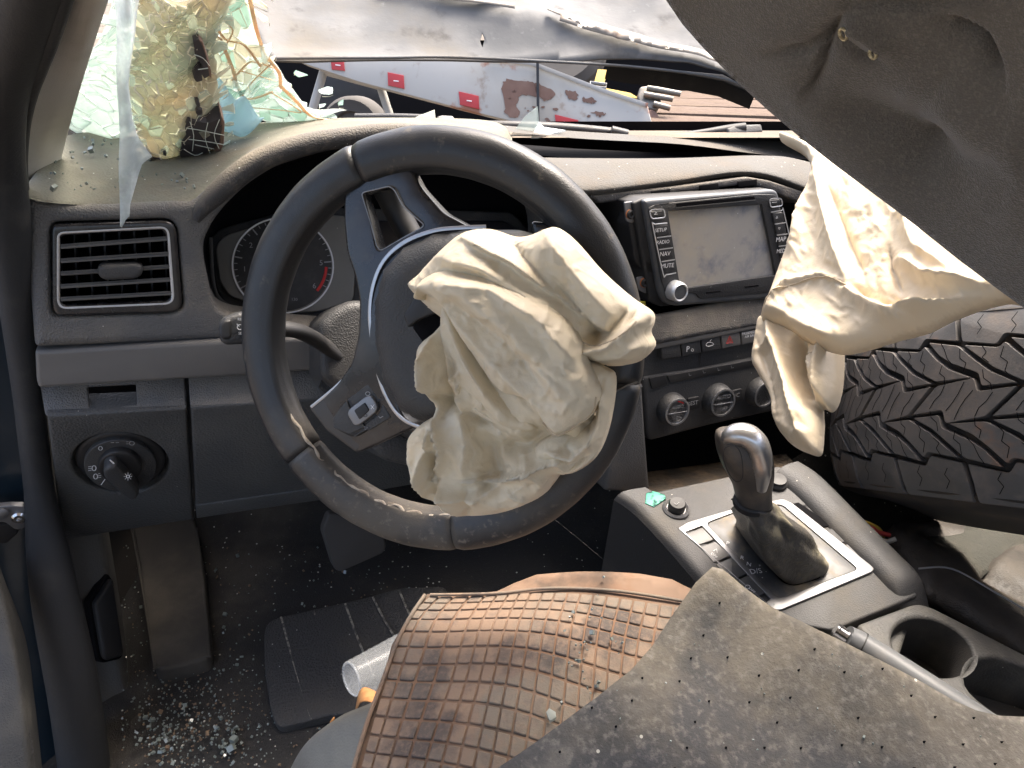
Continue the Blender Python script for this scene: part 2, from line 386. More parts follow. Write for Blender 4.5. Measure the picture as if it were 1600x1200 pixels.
# ------------------------------------------------------------------ ground and cab shell
m_ground = M('dry_earth', (.13, .11, .09), .95, layers=[((.09, .075, .06), 2, .4, .7, .7, 0)], bumps=[('noise', 20, .02)])
gv = [(x*60-120, y*60-100, 0) for x in range(5) for y in range(6)]
tag(add('ground', gv, [(i*6+j, i*6+j+1, (i+1)*6+j+1, (i+1)*6+j) for i in range(4) for j in range(5)][::-1], m_ground, None, 0), kind='structure')
FZ = .70                                    # cab floor height
fl = Pl(np.array([0, 0, FZ]), np.array([1., 0, FZ]), np.array([0, 1., FZ]))
def floor_h(x, y):
    return .012*np.sin(x*9+1)*np.sin(y*7)+.02*np.clip((y-.72)/.3, 0, 1)
G = []
for j in range(40):
    y = -.1+j*.04; row = []
    for i in range(50):
        x = -.62+i*.03; z = FZ+.004*math.sin(x*31)*math.sin(y*23)+.006*math.sin(x*11+y*7)+max(0, y-.98)*1.1
        row.append((x, y, z))
    G.append(row)
o = grid_mesh('carpet_floor', G, m_carpet); tag(o, kind='structure')

# door aperture: pillar, rubber seal, sill and kick trim
fr = thing('door_aperture', 'grey windscreen pillar and black rubber door seal framing the left edge of the cab', 'car body', W(60, 600, .72))
surf('pillar_trim', [[(190, -60, .55), (150, 60, .66), (122, 150, .76), (104, 216, .85), (92, 262, .84)],
                     [(162, -60, .53), (128, 60, .63), (96, 150, .74), (70, 216, .80), (62, 276, .81)],
                     [(120, -60, .54), (84, 60, .64), (50, 150, .73), (34, 216, .78), (36, 285, .79)]], m_pillar, fr, thick=.01)
def band(name, pts, w, d, mat, nn=6, **k):   # a rounded profile swept along a line
    return tube(name, [W(*p) for p in pts], w, mat, fr, seg=18, n=nn, asp=d, **k)
band('door_seal', [(72, -70, .53), (30, 50, .60), (0, 150, .66), (-2, 240, .70), (10, 330, .715), (30, 480, .72), (47, 640, .715), (66, 800, .70), (86, 930, .655), (115, 1080, .60), (140, 1260, .54)],
     [.021, .022, .022, .022, .022, .021, .019, .021, .027, .030, .032], .8, m_seal)
band('seal_lip', [(118, -70, .52), (78, 60, .60), (42, 160, .68), (32, 240, .735), (35, 310, .745), (44, 460, .745), (55, 600, .74), (72, 740, .73), (95, 860, .715), (118, 960, .675), (144, 1090, .625), (168, 1260, .57)], .0065, 1, m_seal)
surf('kick_trim', [[(90, 820, .75), (104, 930, .72), (128, 1040, .675), (150, 1140, .63), (172, 1260, .57)],
                   [(125, 820, .765), (138, 930, .73), (160, 1040, .685), (185, 1140, .64), (205, 1260, .58)],
                   [(160, 820, .785), (176, 930, .745), (192, 1040, .695), (220, 1150, .65), (236, 1260, .585)],
                   [(168, 820, .84), (186, 930, .80), (203, 1040, .745), (233, 1160, .67), (250, 1260, .60)]], m_kick, fr, nu=10)
kp = Pl((140, 900, .735), (185, 1020, .695), (165, 850, .775))
lev = slab('release_lever', [rnd([(141, 942), (167, 902), (171, 912), (187, 1018), (184, 1024), (160, 1031), (155, 1024)], 5)], kp, -.02, .012, m_black, fr, bev=.004)
slab('lever_recess', [rnd([(137, 940), (166, 895), (175, 908), (191, 1022), (186, 1029), (158, 1036), (150, 1028)], 5)], kp, -.01, .003, m_void, fr, bev=.001)
surf('body_side', [[(-60, -60, .60), (-60, 300, .72), (-60, 700, .72), (-60, 1000, .62), (-40, 1260, .5)], [(30, -60, .56), (14, 300, .74), (50, 700, .75), (90, 1000, .665), (130, 1260, .55)]], m_blue, fr)
hinge = thing('door_check_strap', 'bolted steel check strap between the open door and the dark blue body', 'hinge', W(20, 805, .69))
hp = Pl((5, 800, .69), (45, 795, .70), (20, 840, .69))
slab('strap_plate', [rnd([(-30, 792), (15, 787), (40, 788), (44, 800), (40, 822), (25, 825), (8, 812), (-30, 815)], 6)], hp, -.004, .004, m_satin, hinge, bev=.001)
lathe('bolt', hp.hit(31, 804)+hp.n*.004, hp.n, [(.0, 0), (.0085, 0), (.0085, .003), (.006, .005), (.003, .005), (.002, .002), (0, .002)], m_chrome, hinge, seg=16)
lathe('bolt', hp.hit(5, 797)+hp.n*.004, hp.n, [(.0, 0), (.007, 0), (.007, .003), (.004, .005), (0, .005)], m_satin, hinge, seg=16)
slab('bracket', [rnd([(-30, 822), (20, 818), (30, 832), (10, 850), (-30, 850)], 4)], hp, -.01, 0, m_black, hinge, bev=.002)
m_low0 = M('door_card_plastic', (.040, .040, .039), .7, layers=[((.14, .13, .11), 9, .45, .75, .5, 0)], bumps=[('grain', 620, .0006)])
dr = thing('driver_door', 'open front door trim in dark grey plastic at the lower left corner', 'door', W(20, 1100, .5))
surf('door_panel', [[(-120, 850, .60), (-120, 1000, .55), (-120, 1120, .5), (-100, 1280, .42)],
                    [(-30, 850, .61), (-10, 960, .57), (5, 1080, .52), (20, 1280, .44)],
                    [(-6, 870, .62), (24, 980, .575), (42, 1090, .525), (60, 1280, .45)],
                    [(-4, 880, .66), (38, 990, .61), (55, 1100, .555), (74, 1280, .47)]], m_low0, dr, thick=.02)
gp = Pl((0, 1110, .507), (42, 1140, .505), (10, 1200, .475))
slab('speaker_grille', [rnd([(37, 1106), (52, 1160), (60, 1260), (-30, 1260), (5, 1190)], 8)], gp, -.002, .006, m_matfloor, dr, bev=.002)

# ------------------------------------------------------------------ dashboard
da = thing('dashboard', 'dusty dark grey dashboard with instrument hood, vent, light switch and centre console front', 'dashboard', W(600, 500, .95))
BACK = [(62, 262, .83), (100, 214, .93), (170, 206, 1.0), (250, 202, 1.05), (400, 192, 1.10), (540, 186, 1.13), (700, 190, 1.16), (850, 207, 1.19), (1000, 215, 1.22), (1130, 216, 1.26), (1330, 232, 1.32)]
FRONT = [(33, 305, .725), (44, 296, .735), (75, 312, .745), (170, 321, .765), (300, 312, .80), (352, 268, .825), (432, 224, .86), (520, 203, .89), (620, 193, .92), (760, 205, .95)]
# left half of the top pad, with the instrument hood swelling out of it
rows = [[(45, 285, .775), (100, 214, .93), (190, 206, 1.02), (310, 200, 1.07), (430, 190, 1.10), (560, 184, 1.13), (760, 188, 1.16), (800, 214, 1.16)],
        [(40, 290, .76), (96, 238, .87), (185, 232, .94), (305, 222, .98), (430, 200, 1.03), (560, 188, 1.06), (760, 192, 1.08), (800, 217, 1.10)],
        [(36, 296, .745), (86, 272, .80), (180, 270, .85), (300, 258, .88), (425, 214, .94), (555, 195, .98), (760, 198, 1.01), (800, 222, 1.04)],
        [(35, 300, .735), (75, 305, .748), (175, 308, .78), (298, 298, .81), (400, 232, .87), (520, 206, .915), (740, 203, .96), (800, 228, .98)],
        [(36, 304, .727), (70, 316, .735), (172, 320, .765), (304, 312, .795), (398, 243, .855), (515, 212, .90), (730, 208, .945), (800, 234, .96)]]
surf('dash_top', rows, m_top, da, nu=12, nv=8)
# front face with openings for the vent and the instruments
FL = Pl((60, 350, .73), (310, 350, .785), (60, 530, .70))
VENT = rnd([(78, 348), (262, 342), (276, 352), (287, 480), (275, 490), (88, 496), (80, 484)], 14)
hood_in = [(318, 395), (322, 368), (345, 330), (392, 285), (455, 250), (530, 232), (640, 228), (780, 262), (838, 318), (850, 380), (840, 470), (700, 520), (500, 512), (400, 500), (352, 490), (334, 470), (324, 430)]
face = [(35, 303), (70, 315), (170, 321), (302, 314), (345, 282), (398, 242), (455, 222), (520, 209), (640, 200), (770, 222), (860, 270), (900, 330), (905, 470), (860, 560), (600, 560), (480, 540), (390, 530), (53, 545), (44, 430)]
slab('front_face', [rnd(face, 10), VENT, crs(hood_in, 4, True)], FL, -.05, 0, m_face, da, bev=.010, seg=5, hbev=.006)
# hood lip: grainy rolled edge above the instruments
lipP = [(306, 345), (320, 322), (352, 290), (398, 255), (455, 232), (530, 216), (640, 208), (770, 240), (850, 300), (875, 370)]
tube('hood_lip', [FL.hit(*p)+FL.n*(.0) for p in lipP], [.004, .009, .012, .012, .012, .011, .011, .011, .011, .006], m_pad, da, seg=14, n=6)
# instrument recess walls and lens
IN = Pl((335, 380, .90), (830, 350, 1.01), (350, 490, .855))
def wall(name, front, back, mat, par, nseg=3):
    G = [[np.array(a)*(1-t)+np.array(b)*t for a, b in zip(front, back)] for t in np.linspace(0, 1, nseg)]
    return grid_mesh(name, G, mat, par, closed=True)
hi = crs(hood_in, 4, True); c0 = hi.mean(0)
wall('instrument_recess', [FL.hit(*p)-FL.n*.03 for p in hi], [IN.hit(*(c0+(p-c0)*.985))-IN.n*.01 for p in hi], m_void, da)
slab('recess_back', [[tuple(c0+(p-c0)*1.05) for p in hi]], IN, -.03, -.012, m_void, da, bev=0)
cl = slab('instrument_cluster', [rnd([(327, 372), (345, 356), (470, 322), (560, 325), (800, 330), (838, 370), (830, 490), (560, 480), (500, 496), (455, 500), (352, 476), (336, 450)], 10)], IN, -.03, 0, m_panel, da, bev=.003)
m_lens = M('dust_and_reflection_lens', (.20, .195, .18), .35, layers=[((.15, .14, .12), 12, .35, .75, .55, 0), ((.2, .19, .17), 160, .55, .8, .35, 0)], specks=((.4, .38, .34), 120, .1, .1), coat=.2)  # grey base stands in for the lens reflection, with dust over it
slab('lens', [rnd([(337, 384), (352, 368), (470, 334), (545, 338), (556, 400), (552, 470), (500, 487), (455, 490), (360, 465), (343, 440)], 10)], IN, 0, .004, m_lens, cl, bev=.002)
m_lens2 = M('shaded_lens', (.012, .012, .016), .3)  # the hood's shadow is put into this near-black lens colour
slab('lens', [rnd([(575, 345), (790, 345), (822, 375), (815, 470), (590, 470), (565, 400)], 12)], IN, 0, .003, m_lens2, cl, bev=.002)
ln = Pl.shift(IN, .005)
line('dial_ring', ell(442, 415, 79, 74, 60, rot=8), ln, .0022, m_mark, cl, closed=True)
m_dial = M('dial_face', (.030, .030, .031), .5, layers=[((.12, .11, .1), 60, .45, .8, .4, 0)])
slab('dial_face', [ell(442, 415, 76, 71, 40, rot=8)], IN, .003, .0045, m_dial, cl, bev=.0003)
for a, s in ((174, '1'), (214, '2'), (250, '3'), (290, '4'), (-4, '5'), (35, '6')):
    t = math.radians(a); text(s, 442+60*math.cos(t), 415+56*math.sin(t), 9, ln, m_dim, cl, h=.001)
for k in range(60):
    a = math.radians(150+k*4.1)
    if k % 2: continue
    r0, r1 = (.90, .97) if k % 10 else (.82, .97)
    line('tick', [(442+79*r0*math.cos(a), 415+74*r0*math.sin(a)), (442+79*r1*math.cos(a), 415+74*r1*math.sin(a))], ln, .0011 if k % 10 else .0018, m_dim, cl)
line('redline', ell(442, 415, 68, 64, 14, a0=2, a1=38), ln, .004, m_red, cl)
text('130', 460, 468, 5, ln, m_dim, cl, h=.001)
line('cluster_edge', [(330, 372), (334, 440), (345, 468), (380, 486), (455, 500), (498, 497), (558, 478)], IN, .005, m_beam, da, h=.004, n=5)
slab('cluster_surround', [rnd([(340, 466), (400, 490), (455, 504), (500, 498), (560, 480), (575, 520), (480, 530), (400, 520), (350, 500)], 8)], Pl((350, 480, .84), (560, 485, .90), (480, 530, .83)), -.02, 0, m_face, da, bev=.004)

# air vent
VP = FL
vt = slab('air_vent', [rnd([(80, 350), (262, 344), (275, 354), (285, 478), (274, 488), (90, 494), (82, 482)], 12), rnd([(94, 368), (252, 358), (259, 364), (268, 464), (260, 470), (100, 477), (95, 470)], 9)], VP, -.02, .002, m_gloss, da, bev=.003, hbev=.002)
line('chrome_edge', rnd([(91, 364), (256, 355), (263, 362), (271, 467), (263, 474), (98, 481), (91, 473)], 9), VP.shift(.001), .0032, m_ring, vt, closed=True)
vin = rnd([(94, 368), (252, 358), (259, 364), (268, 464), (260, 470), (100, 477), (95, 470)], 9)
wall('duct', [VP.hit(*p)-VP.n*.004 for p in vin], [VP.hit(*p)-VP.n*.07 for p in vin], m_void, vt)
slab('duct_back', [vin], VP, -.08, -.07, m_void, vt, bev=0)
for k, (yl, yr) in enumerate(((387, 374), (409, 398), (429, 418), (449, 438), (469, 459))):
    A, B = VP.hit(95, yl), VP.hit(262+k*2, yr)
    ax = (B-A)/np.linalg.norm(B-A); c = (A+B)/2-VP.n*.008; nn = VP.n*.9+VP.v*(.25 if np.dot(VP.v, UP) > 0 else -.25); nn /= np.linalg.norm(nn)
    box('slat', c, np.linalg.norm(B-A), .020, .0022, m_panel, vt, ax=(ax, nn, np.cross(ax, nn)))
    tube('slat_edge', [A-VP.n*.0, B-VP.n*.0], .0014, m_beam, vt, seg=6, n=1)
for k in range(7):
    x = 112+k*24; A, B = VP.hit(x, 365), VP.hit(x+6, 472); c = (A+B)/2-VP.n*.035; ax = (B-A)/np.linalg.norm(B-A)
    box('vane', c, .0018, .022, np.linalg.norm(B-A), m_black, vt, ax=(np.cross(ax, VP.n), VP.n, ax))
slab('vent_knob', [rnd([(152, 417), (160, 412), (215, 410), (224, 416), (222, 428), (212, 434), (165, 436), (155, 430)], 6)], VP, -.01, .008, m_panel, vt, bev=.004)

# satin beam
BP = Pl((60, 550, .705), (390, 535, .775), (62, 600, .70))
slab('trim_beam', [rnd([(56, 544), (300, 531), (400, 526), (500, 524), (505, 574), (390, 582), (62, 602), (58, 590)], 5)], BP, -.03, .008, m_beam, da, bev=.005, seg=4)
# lower panels: a shallow upper facet then an upright one
def lp(name, x0, x1, top, brk, bot, mat=m_face):
    rows = [[(a[0], a[1], a[2]) for a in top], [(a[0], a[1], a[2]) for a in brk[0]], [(a[0], a[1], a[2]) for a in brk[1]], [(a[0], a[1], a[2]) for a in bot]]
    return rows
Yl = lambda x: .695+(x-60)*.00021
# left panel with a rectangular opening and the switch seat
U1 = Pl((62, 602, Yl(62)+.018), (288, 590, Yl(288)+.018), (75, 660, Yl(75)-.012))
slab('lower_panel', [[(62, 600), (288, 588), (291, 640), (75, 652), (70, 646)], rnd([(137, 604), (212, 600), (214, 632), (140, 639)], 3)], U1, -.003, 0, m_face, da, bev=.002)
slab('fuse_opening', [[(100, 590), (250, 586), (250, 640), (104, 646)]], U1, -.055, -.05, m_void, da, bev=0)
m_low = M('shaded_lower_plastic', (.048, .050, .051), .6, layers=[((.11, .105, .09), 8, .4, .8, .45, 0)], bumps=[('grain', 430, .0009)], specks=((.4, .38, .34), 120, .08, .06))  # shade of the lower facets put into a darker colour than the upper
U2 = Pl((75, 650, Yl(75)-.010), (291, 640, Yl(288)-.010), (97, 843, Yl(97)+.035))
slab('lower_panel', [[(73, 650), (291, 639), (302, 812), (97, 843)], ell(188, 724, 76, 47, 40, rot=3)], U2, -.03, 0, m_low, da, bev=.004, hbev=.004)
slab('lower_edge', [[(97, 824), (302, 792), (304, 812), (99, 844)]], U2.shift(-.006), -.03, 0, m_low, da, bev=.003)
U3 = Pl((294, 590, Yl(294)+.016), (520, 575, Yl(520)+.016), (296, 640, Yl(296)-.010))
slab('knee_panel', [[(294, 588), (520, 574), (520, 622), (297, 637)]], U3, -.02, 0, m_face, da, bev=.002)
U4 = Pl((297, 637, Yl(297)-.010), (520, 622, Yl(520)-.010), (306, 808, Yl(306)+.035))
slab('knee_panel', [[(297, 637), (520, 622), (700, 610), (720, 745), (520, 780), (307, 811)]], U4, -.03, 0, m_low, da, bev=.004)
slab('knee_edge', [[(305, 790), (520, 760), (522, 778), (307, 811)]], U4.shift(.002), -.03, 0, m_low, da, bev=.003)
# light switch
sw = slab('light_switch', [ell(188, 724, 72, 44, 48, rot=3)], U2, -.03, -.004, m_black, da, bev=.006)
SP = U2.shift(-.004)
slab('switch_face', [ell(188, 726, 57, 40, 48, rot=3)], U2, -.004, .002, m_panel, sw, bev=.0015)
slab('switch_collar', [ell(188, 722, 34, 26, 40, rot=3)], U2, .002, .010, m_black, sw, bev=.003)
kd = [(163, 708), (172, 702), (183, 702), (214, 738), (219, 748), (213, 756), (203, 757), (192, 748), (164, 720)]
slab('rotary_knob', [rnd(kd, 6)], U2, .008, .026, m_panel, sw, bev=.005, seg=4)
s2 = U2.shift(.0025)
line('pointer', [(172, 718), (178, 724)], U2.shift(.0265), .0018, m_mark, sw)
line('mark', ell(157, 700, 3, 3, 10), s2, .0008, m_mark, sw, closed=True)
line('mark', ell(147, 731, 3.2, 4, 12), s2, .001, m_mark, sw, closed=True)
line('mark', ell(149.5, 744, 3.2, 4, 12), s2, .001, m_mark, sw, closed=True)
line('mark', ell(206, 692, 4, 3, 12), s2, .0008, m_dim, sw, closed=True)
for yy in (728, 731, 734):
    line('mark', [(138, yy+1), (143, yy)], s2, .0008, m_mark, sw); line('mark', [(153.5, yy+12), (158, yy+11)], s2, .0008, m_mark, sw)
for yy in (690, 693): line('mark', [(197, yy), (201, yy)], s2, .0007, m_dim, sw)
line('mark', [(173, 691), (178, 691)], s2, .001, m_dim, sw); line('mark', [(181, 691), (186, 691)], s2, .001, m_dim, sw)
line('mark', [(168, 743), (158, 757)], s2, .001, m_mark, sw)
line('mark', ell(200, 744, 2.6, 2.4, 12), U2.shift(.0265), .0012, m_mark, sw, closed=True)
for k in range(8):
    a = k*math.pi/4; line('mark', [(200+4.2*math.cos(a), 744+3.8*math.sin(a)), (200+6.6*math.cos(a), 744+6*math.sin(a))], U2.shift(.0265), .0007, m_mark, sw)

# right half: top pad, defroster trough, centre opening
m_topr = M('dusty_grey_pad', (.06, .058, .053), .75, layers=[((.125, .113, .095), 7, .35, .7, .6, (0, .9)), ((.15, .12, .09), 11, .5, .75, .4, 0)], bumps=[('grain', 420, .0007)], specks=((.6, .58, .5), 150, .12, .08))
surf('cowl_pad', [[(740, 192, 1.18), (900, 205, 1.21), (1060, 214, 1.25), (1240, 222, 1.30), (1380, 240, 1.35)],
                  [(740, 200, 1.13), (900, 216, 1.16), (1060, 225, 1.20), (1180, 240, 1.23), (1380, 262, 1.29)]], m_topr, da)
slab('defroster_trough', [[(740, 205), (900, 217), (1060, 225), (1200, 243), (1060, 248), (900, 250), (740, 250)]], Pl((800, 230, 1.13), (1100, 235, 1.2), (800, 250, 1.06)), -.03, -.015, m_void, da, bev=0)
surf('centre_pad', [[(770, 244, 1.03), (900, 247, 1.07), (1050, 247, 1.12), (1190, 243, 1.17), (1260, 252, 1.19), (1380, 290, 1.22)],
                    [(770, 250, .99), (900, 256, 1.03), (1050, 255, 1.08), (1190, 250, 1.13), (1262, 262, 1.15), (1380, 305, 1.18)],
                    [(780, 280, .93), (905, 283, .97), (1050, 270, 1.03), (1170, 259, 1.08), (1262, 280, 1.10), (1380, 330, 1.12)],
                    [(790, 292, .92), (915, 296, .955), (1050, 282, 1.01), (1170, 268, 1.06), (1258, 292, 1.08), (1380, 345, 1.10)],
                    [(800, 298, .925), (925, 304, .96), (1050, 290, 1.015), (1165, 275, 1.065), (1250, 298, 1.085), (1370, 355, 1.10)]], m_topr, da, nu=10)
surf('trough_lip', [[(740, 232, 1.04), (900, 247, 1.075), (1050, 247, 1.125), (1190, 243, 1.175)], [(740, 240, 1.05), (900, 254, 1.085), (1050, 254, 1.135), (1190, 248, 1.185)]], m_void, da)
CP = Pl((925, 310, .965), (1250, 290, 1.085), (1010, 545, .93))
slab('opening_rim', [rnd([(918, 305), (1050, 291), (1165, 276), (1200, 282), (1255, 300), (1262, 312), (1250, 318), (1195, 296), (1165, 288), (1050, 302), (935, 318)], 4)], CP, -.03, .004, m_pad, da, bev=.003)
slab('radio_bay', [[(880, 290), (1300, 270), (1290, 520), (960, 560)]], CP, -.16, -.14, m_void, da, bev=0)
slab('bay_side', [[(905, 330), (935, 318), (1000, 470), (1012, 545), (960, 560)]], CP, -.05, -.012, m_black, da, bev=.004)
for a in ((1030, 296), (1105, 287), (1165, 281)):
    slab('clip_slot', [[(a[0]-16, a[1]+3), (a[0]+14, a[1]-1), (a[0]+14, a[1]+8), (a[0]-14, a[1]+12)]], CP, 0, .0055, m_void, da, bev=.0005)
# padded ledge, button row, climate panel
LP = Pl((1015, 495, .925), (1200, 460, 1.02), (1015, 535, .905))
slab('centre_ledge', [rnd([(985, 500), (1010, 494), (1100, 476), (1210, 452), (1300, 440), (1300, 510), (1190, 510), (1100, 525), (1020, 540), (1000, 535)], 8)], LP, -.05, .004, m_pad, da, bev=.008, seg=5)
BR = Pl((1030, 545, .915), (1185, 520, .99), (1033, 575, .91))
slab('button_carrier', [rnd([(1005, 540), (1100, 520), (1195, 500), (1300, 490), (1300, 570), (1190, 560), (1100, 590), (1020, 600), (1005, 590)], 5)], BR, -.04, -.006, m_panel, da, bev=.003)
slab('button_carrier_lip', [rnd([(1010, 536), (1100, 520), (1200, 500), (1200, 508), (1100, 529), (1013, 546)], 3)], BR, -.02, .006, m_beam, da, bev=.002)
bx = [(1029, 540, 1031, 562), (1061, 534.5, 1063, 557), (1092.5, 529, 1094, 551), (1123.5, 523.5, 1125, 545), (1154, 518, 1156, 539), (1190, 512, 1192, 532)]
for k in range(5):
    a, b = bx[k], bx[k+1]
    bt = slab('console_button', [rnd([(a[0]+1, a[1]), (b[0]-1, b[1]), (b[2]-1, b[3]-1), (a[2]+1, a[3]-1)], 2)], BR, -.01, .004, m_beam if k > 2 else m_panel, da, bev=.0015)
    bp = BR.shift(.0045); cx, cy = (a[0]+b[2])/2, (a[1]+b[3])/2; dd = (.98, -.18)
    if k == 1: text('P', cx-3, cy+3, 8, bp, m_mark, bt, d=dd); line('mark', ell(cx+4, cy+4, 1.8, 2, 8), bp, .0007, m_mark, bt, closed=True)
    if k == 2: line('mark', crs([(cx-6, cy+2), (cx-3, cy-2), (cx+3, cy-2), (cx+6, cy+1), (cx+2, cy+3), (cx-3, cy+4)], 3, True), bp, .0008, m_mark, bt, closed=True); line('mark', [(cx, cy-4), (cx+3, cy-7)], bp, .0008, m_mark, bt)
    if k == 3: line('mark', [(cx-5, cy+5), (cx, cy-6), (cx+5, cy+4)], bp, .0014, m_red, bt, closed=True); line('mark', [(cx-2, cy+3), (cx, cy-2), (cx+2, cy+2)], bp, .001, m_red, bt, closed=True)
    if k == 4: text('PASSENGER', cx-2, cy-5, 3.4, bp, m_mark, bt, d=dd); text('AIR BAG', cx-1, cy, 3.4, bp, m_mark, bt, d=dd)
HV = Pl((1012, 600, .90), (1195, 565, .985), (1015, 688, .885))
hv = slab('climate_panel', [rnd([(1003, 588), (1100, 575), (1195, 556), (1300, 540), (1300, 620), (1215, 642), (1110, 665), (1016, 690), (1010, 680)], 8)], HV, -.05, 0, m_panel, da, bev=.006, seg=4)
slab('seat_heat_strip', [rnd([(1041, 586), (1185, 560), (1187, 571), (1046, 598)], 2)], HV, 0, .002, m_black, hv, bev=.001)
slab('seat_heat_strip', [rnd([(1013, 590), (1038, 585), (1043, 600), (1018, 608)], 2)], HV, 0, .002, m_black, hv, bev=.001)
for x, y in ((1078, 585), (1100, 581), (1123, 577), (1144, 573)): line('mark', [(x-2, y-2), (x-1, y+2), (x+2, y+1)], HV.shift(.0022), .0006, m_dim, hv)
for i, (cx, cy, rx, ry) in enumerate(((1047, 637, 22, 23.5), (1118, 623, 22.5, 23.5), (1183, 611, 20, 21))):
    c = HV.hit(cx, cy); rw = rx*np.dot(c-CAMP, FWD)/FOC*1.05
    kn = lathe('climate_knob', c, HV.n, [(rw*1.12, 0), (rw*1.1, .006), (rw, .016), (rw*.93, .018), (rw*.9, .0165), (0, .0165)], m_panel, hv, seg=36)
    KP = HV.shift(.0185); q = c+HV.n*.0185-CAMP; dpt = np.dot(q, FWD); qx = 800+FOC*q[0]/dpt; qy = 600-FOC*np.dot(q, UP)/dpt
    lathe('chrome_ring', c+HV.n*.0165, HV.n, [(rw*.96, 0), (rw*.96, .002), (rw*.84, .0022), (rw*.84, 0)], m_ring, kn, seg=36)
    if i < 2: line('divider', [(qx-14, qy+3), (qx+14, qy-2)], KP.shift(-.001), .0008, m_mark, kn)
    if i == 0:
        text('AUTO', qx, qy-8, 5, KP.shift(-.001), m_dim, kn, d=(.98, -.18)); line('mark', ell(qx+1, qy+10, 4, 3, 10), KP.shift(-.001), .0007, m_dim, kn, closed=True)
        line('mark', ell(qx, qy, 15, 17, 8, a0=-90, a1=-55), KP.shift(-.001), .0016, m_red, kn)
    if i == 1: text('AUTO', qx, qy-9, 6, KP.shift(-.001), m_dim, kn, d=(.98, -.18)); text('OFF', qx, qy+9, 5, KP.shift(-.001), m_dim, kn, d=(.98, -.18))
for cx, cy, s in ((1082, 630, 'REST'), (1149, 618, 'A/C')):
    b_ = slab('climate_button', [rnd([(cx-9, cy-8), (cx+9, cy-12), (cx+11, cy+7), (cx-7, cy+11)], 3)], HV, 0, .003, m_black, hv, bev=.001)
    text(s, cx, cy, 6, HV.shift(.0035), m_dim, b_, d=(.98, -.18))
# console flank beside the steering column and open tray under the climate panel
slab('column_flank', [rnd([(968, 640), (1004, 596), (1010, 690), (1016, 764), (1010, 770), (945, 768)], 5)], Pl((1005, 600, .88), (1014, 765, .865), (955, 765, .84)), -.08, 0, m_face, da, bev=.006)
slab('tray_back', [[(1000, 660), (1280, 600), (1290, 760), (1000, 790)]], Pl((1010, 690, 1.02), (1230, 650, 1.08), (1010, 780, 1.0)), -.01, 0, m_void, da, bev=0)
slab('tray_floor', [[(960, 735), (1230, 700), (1300, 770), (990, 800)]], Pl((1000, 740, .90), (1200, 720, .96), (1000, 790, .80)), -.01, -.012, M('dirty_tray', (.05, .04, .03), .9, layers=[((.18, .13, .08), 25, .4, .7, .7, 0)], bumps=[('noise', 120, .003)]), da, bev=0)
# ------------------------------------------------------------------ steering wheel
def camv(x, y, z): return x*RIGHT-y*UP+z*FWD         # right / down / away from the surveyed viewpoint
WC = CAMP+camv((672.8-800)/FOC*.696, (540.6-600)/FOC*.696, .696)
wN = camv(math.sin(-.267), math.sin(.156), -math.sqrt(1-math.sin(.267)**2-math.sin(.156)**2))
WP = Pl(WC, WC+np.cross(wN, [0, 0, 1.]), WC+np.cross(wN, np.cross(wN, [0, 0, 1.])))
if np.dot(WP.n, wN) < 0: WP.n = -WP.n
wh = thing('steering_wheel', 'worn black leather steering wheel turned off centre, dusty along its lower rim', 'steering wheel', WC)
def ang(px, py): u, v = WP.uv(px, py); return math.atan2(v, u)
R0 = .1715
def rim(a0, a1, n, name='rim_cover', fat=1.0):
    G = []
    for i in range(n+1):
        t = i/n; a = a0+(a1-a0)*t
        e = min(t, 1-t)*n; sc = fat*(1-.07*math.exp(-(e/.5)**2))
        row = []
        for k in range(30):
            q = 2*math.pi*k/30; cr = math.cos(q); cz = math.sin(q)
            rr = .0208*sc*np.sign(cr)*abs(cr)**.92; zz = .0175*sc*np.sign(cz)*abs(cz)**.92
            if cr < 0: zz *= 1-.10*abs(cr)**2
            ridge = .0013*math.exp(-((q-2.35)/.13)**2)-.0012*math.exp(-((q-2.62)/.1)**2)
            rr -= ridge*1.0; zz += ridge
            wob = .00012*math.sin(a*17+q*3)+.00008*math.sin(a*41+q)
            r = R0+rr+wob
            row.append(WP.o+WP.u*r*math.cos(a)+WP.v*r*math.sin(a)+WP.n*(zz+wob))
        G.append(row)
    return grid_mesh(name, G, m_leather, wh, closed=True, capends=True, smooth=180)
marks = [ang(562, 247), ang(1003, 600), ang(715, 835), ang(517, 672)]
marks = sorted([m % (2*math.pi) for m in marks])
for i, m0 in enumerate(marks):
    m1 = marks[(i+1) % 4]+(2*math.pi if i == 3 else 0)
    rim(m0+.002, m1-.002, max(6, int((m1-m0)*30)))
def hubdome(R, H, poly, base=0.):
    def f(X, Y):
        d = edge_d(X, Y, poly); t = np.clip(d/R, 0, 1); return base+H*np.sqrt(1-(1-t)**2)
    return f
# glossy spoke trim (upper, with window) and lower-left button spoke
out = [(543, 300), (547, 280), (560, 266), (600, 257), (636, 258), (650, 268), (664, 295), (700, 334), (742, 356), (770, 380), (700, 420), (640, 480), (620, 560), (640, 640), (660, 662), (600, 690), (566, 705), (524, 668), (492, 634), (538, 598), (564, 562), (574, 520), (575, 470), (566, 430), (552, 395), (545, 345)]
hole = [(576, 303), (618, 293), (626, 298), (640, 325), (672, 352), (668, 357), (640, 372), (606, 392), (600, 388), (590, 350), (578, 312)]
def sp_h(u, v):
    r = np.hypot(u, v); return .020*np.clip(1-(r/.165), 0, 1)
slab('spoke_trim', [rnd(out, 9), rnd(hole, 6)], WP, -.004, .007, m_gloss, wh, bev=.003, seg=4, hbev=.002, grid=.012, hf=sp_h)
line('window_edge', rnd(hole, 6), WP, .0012, m_satin, wh, h=.014, closed=True)
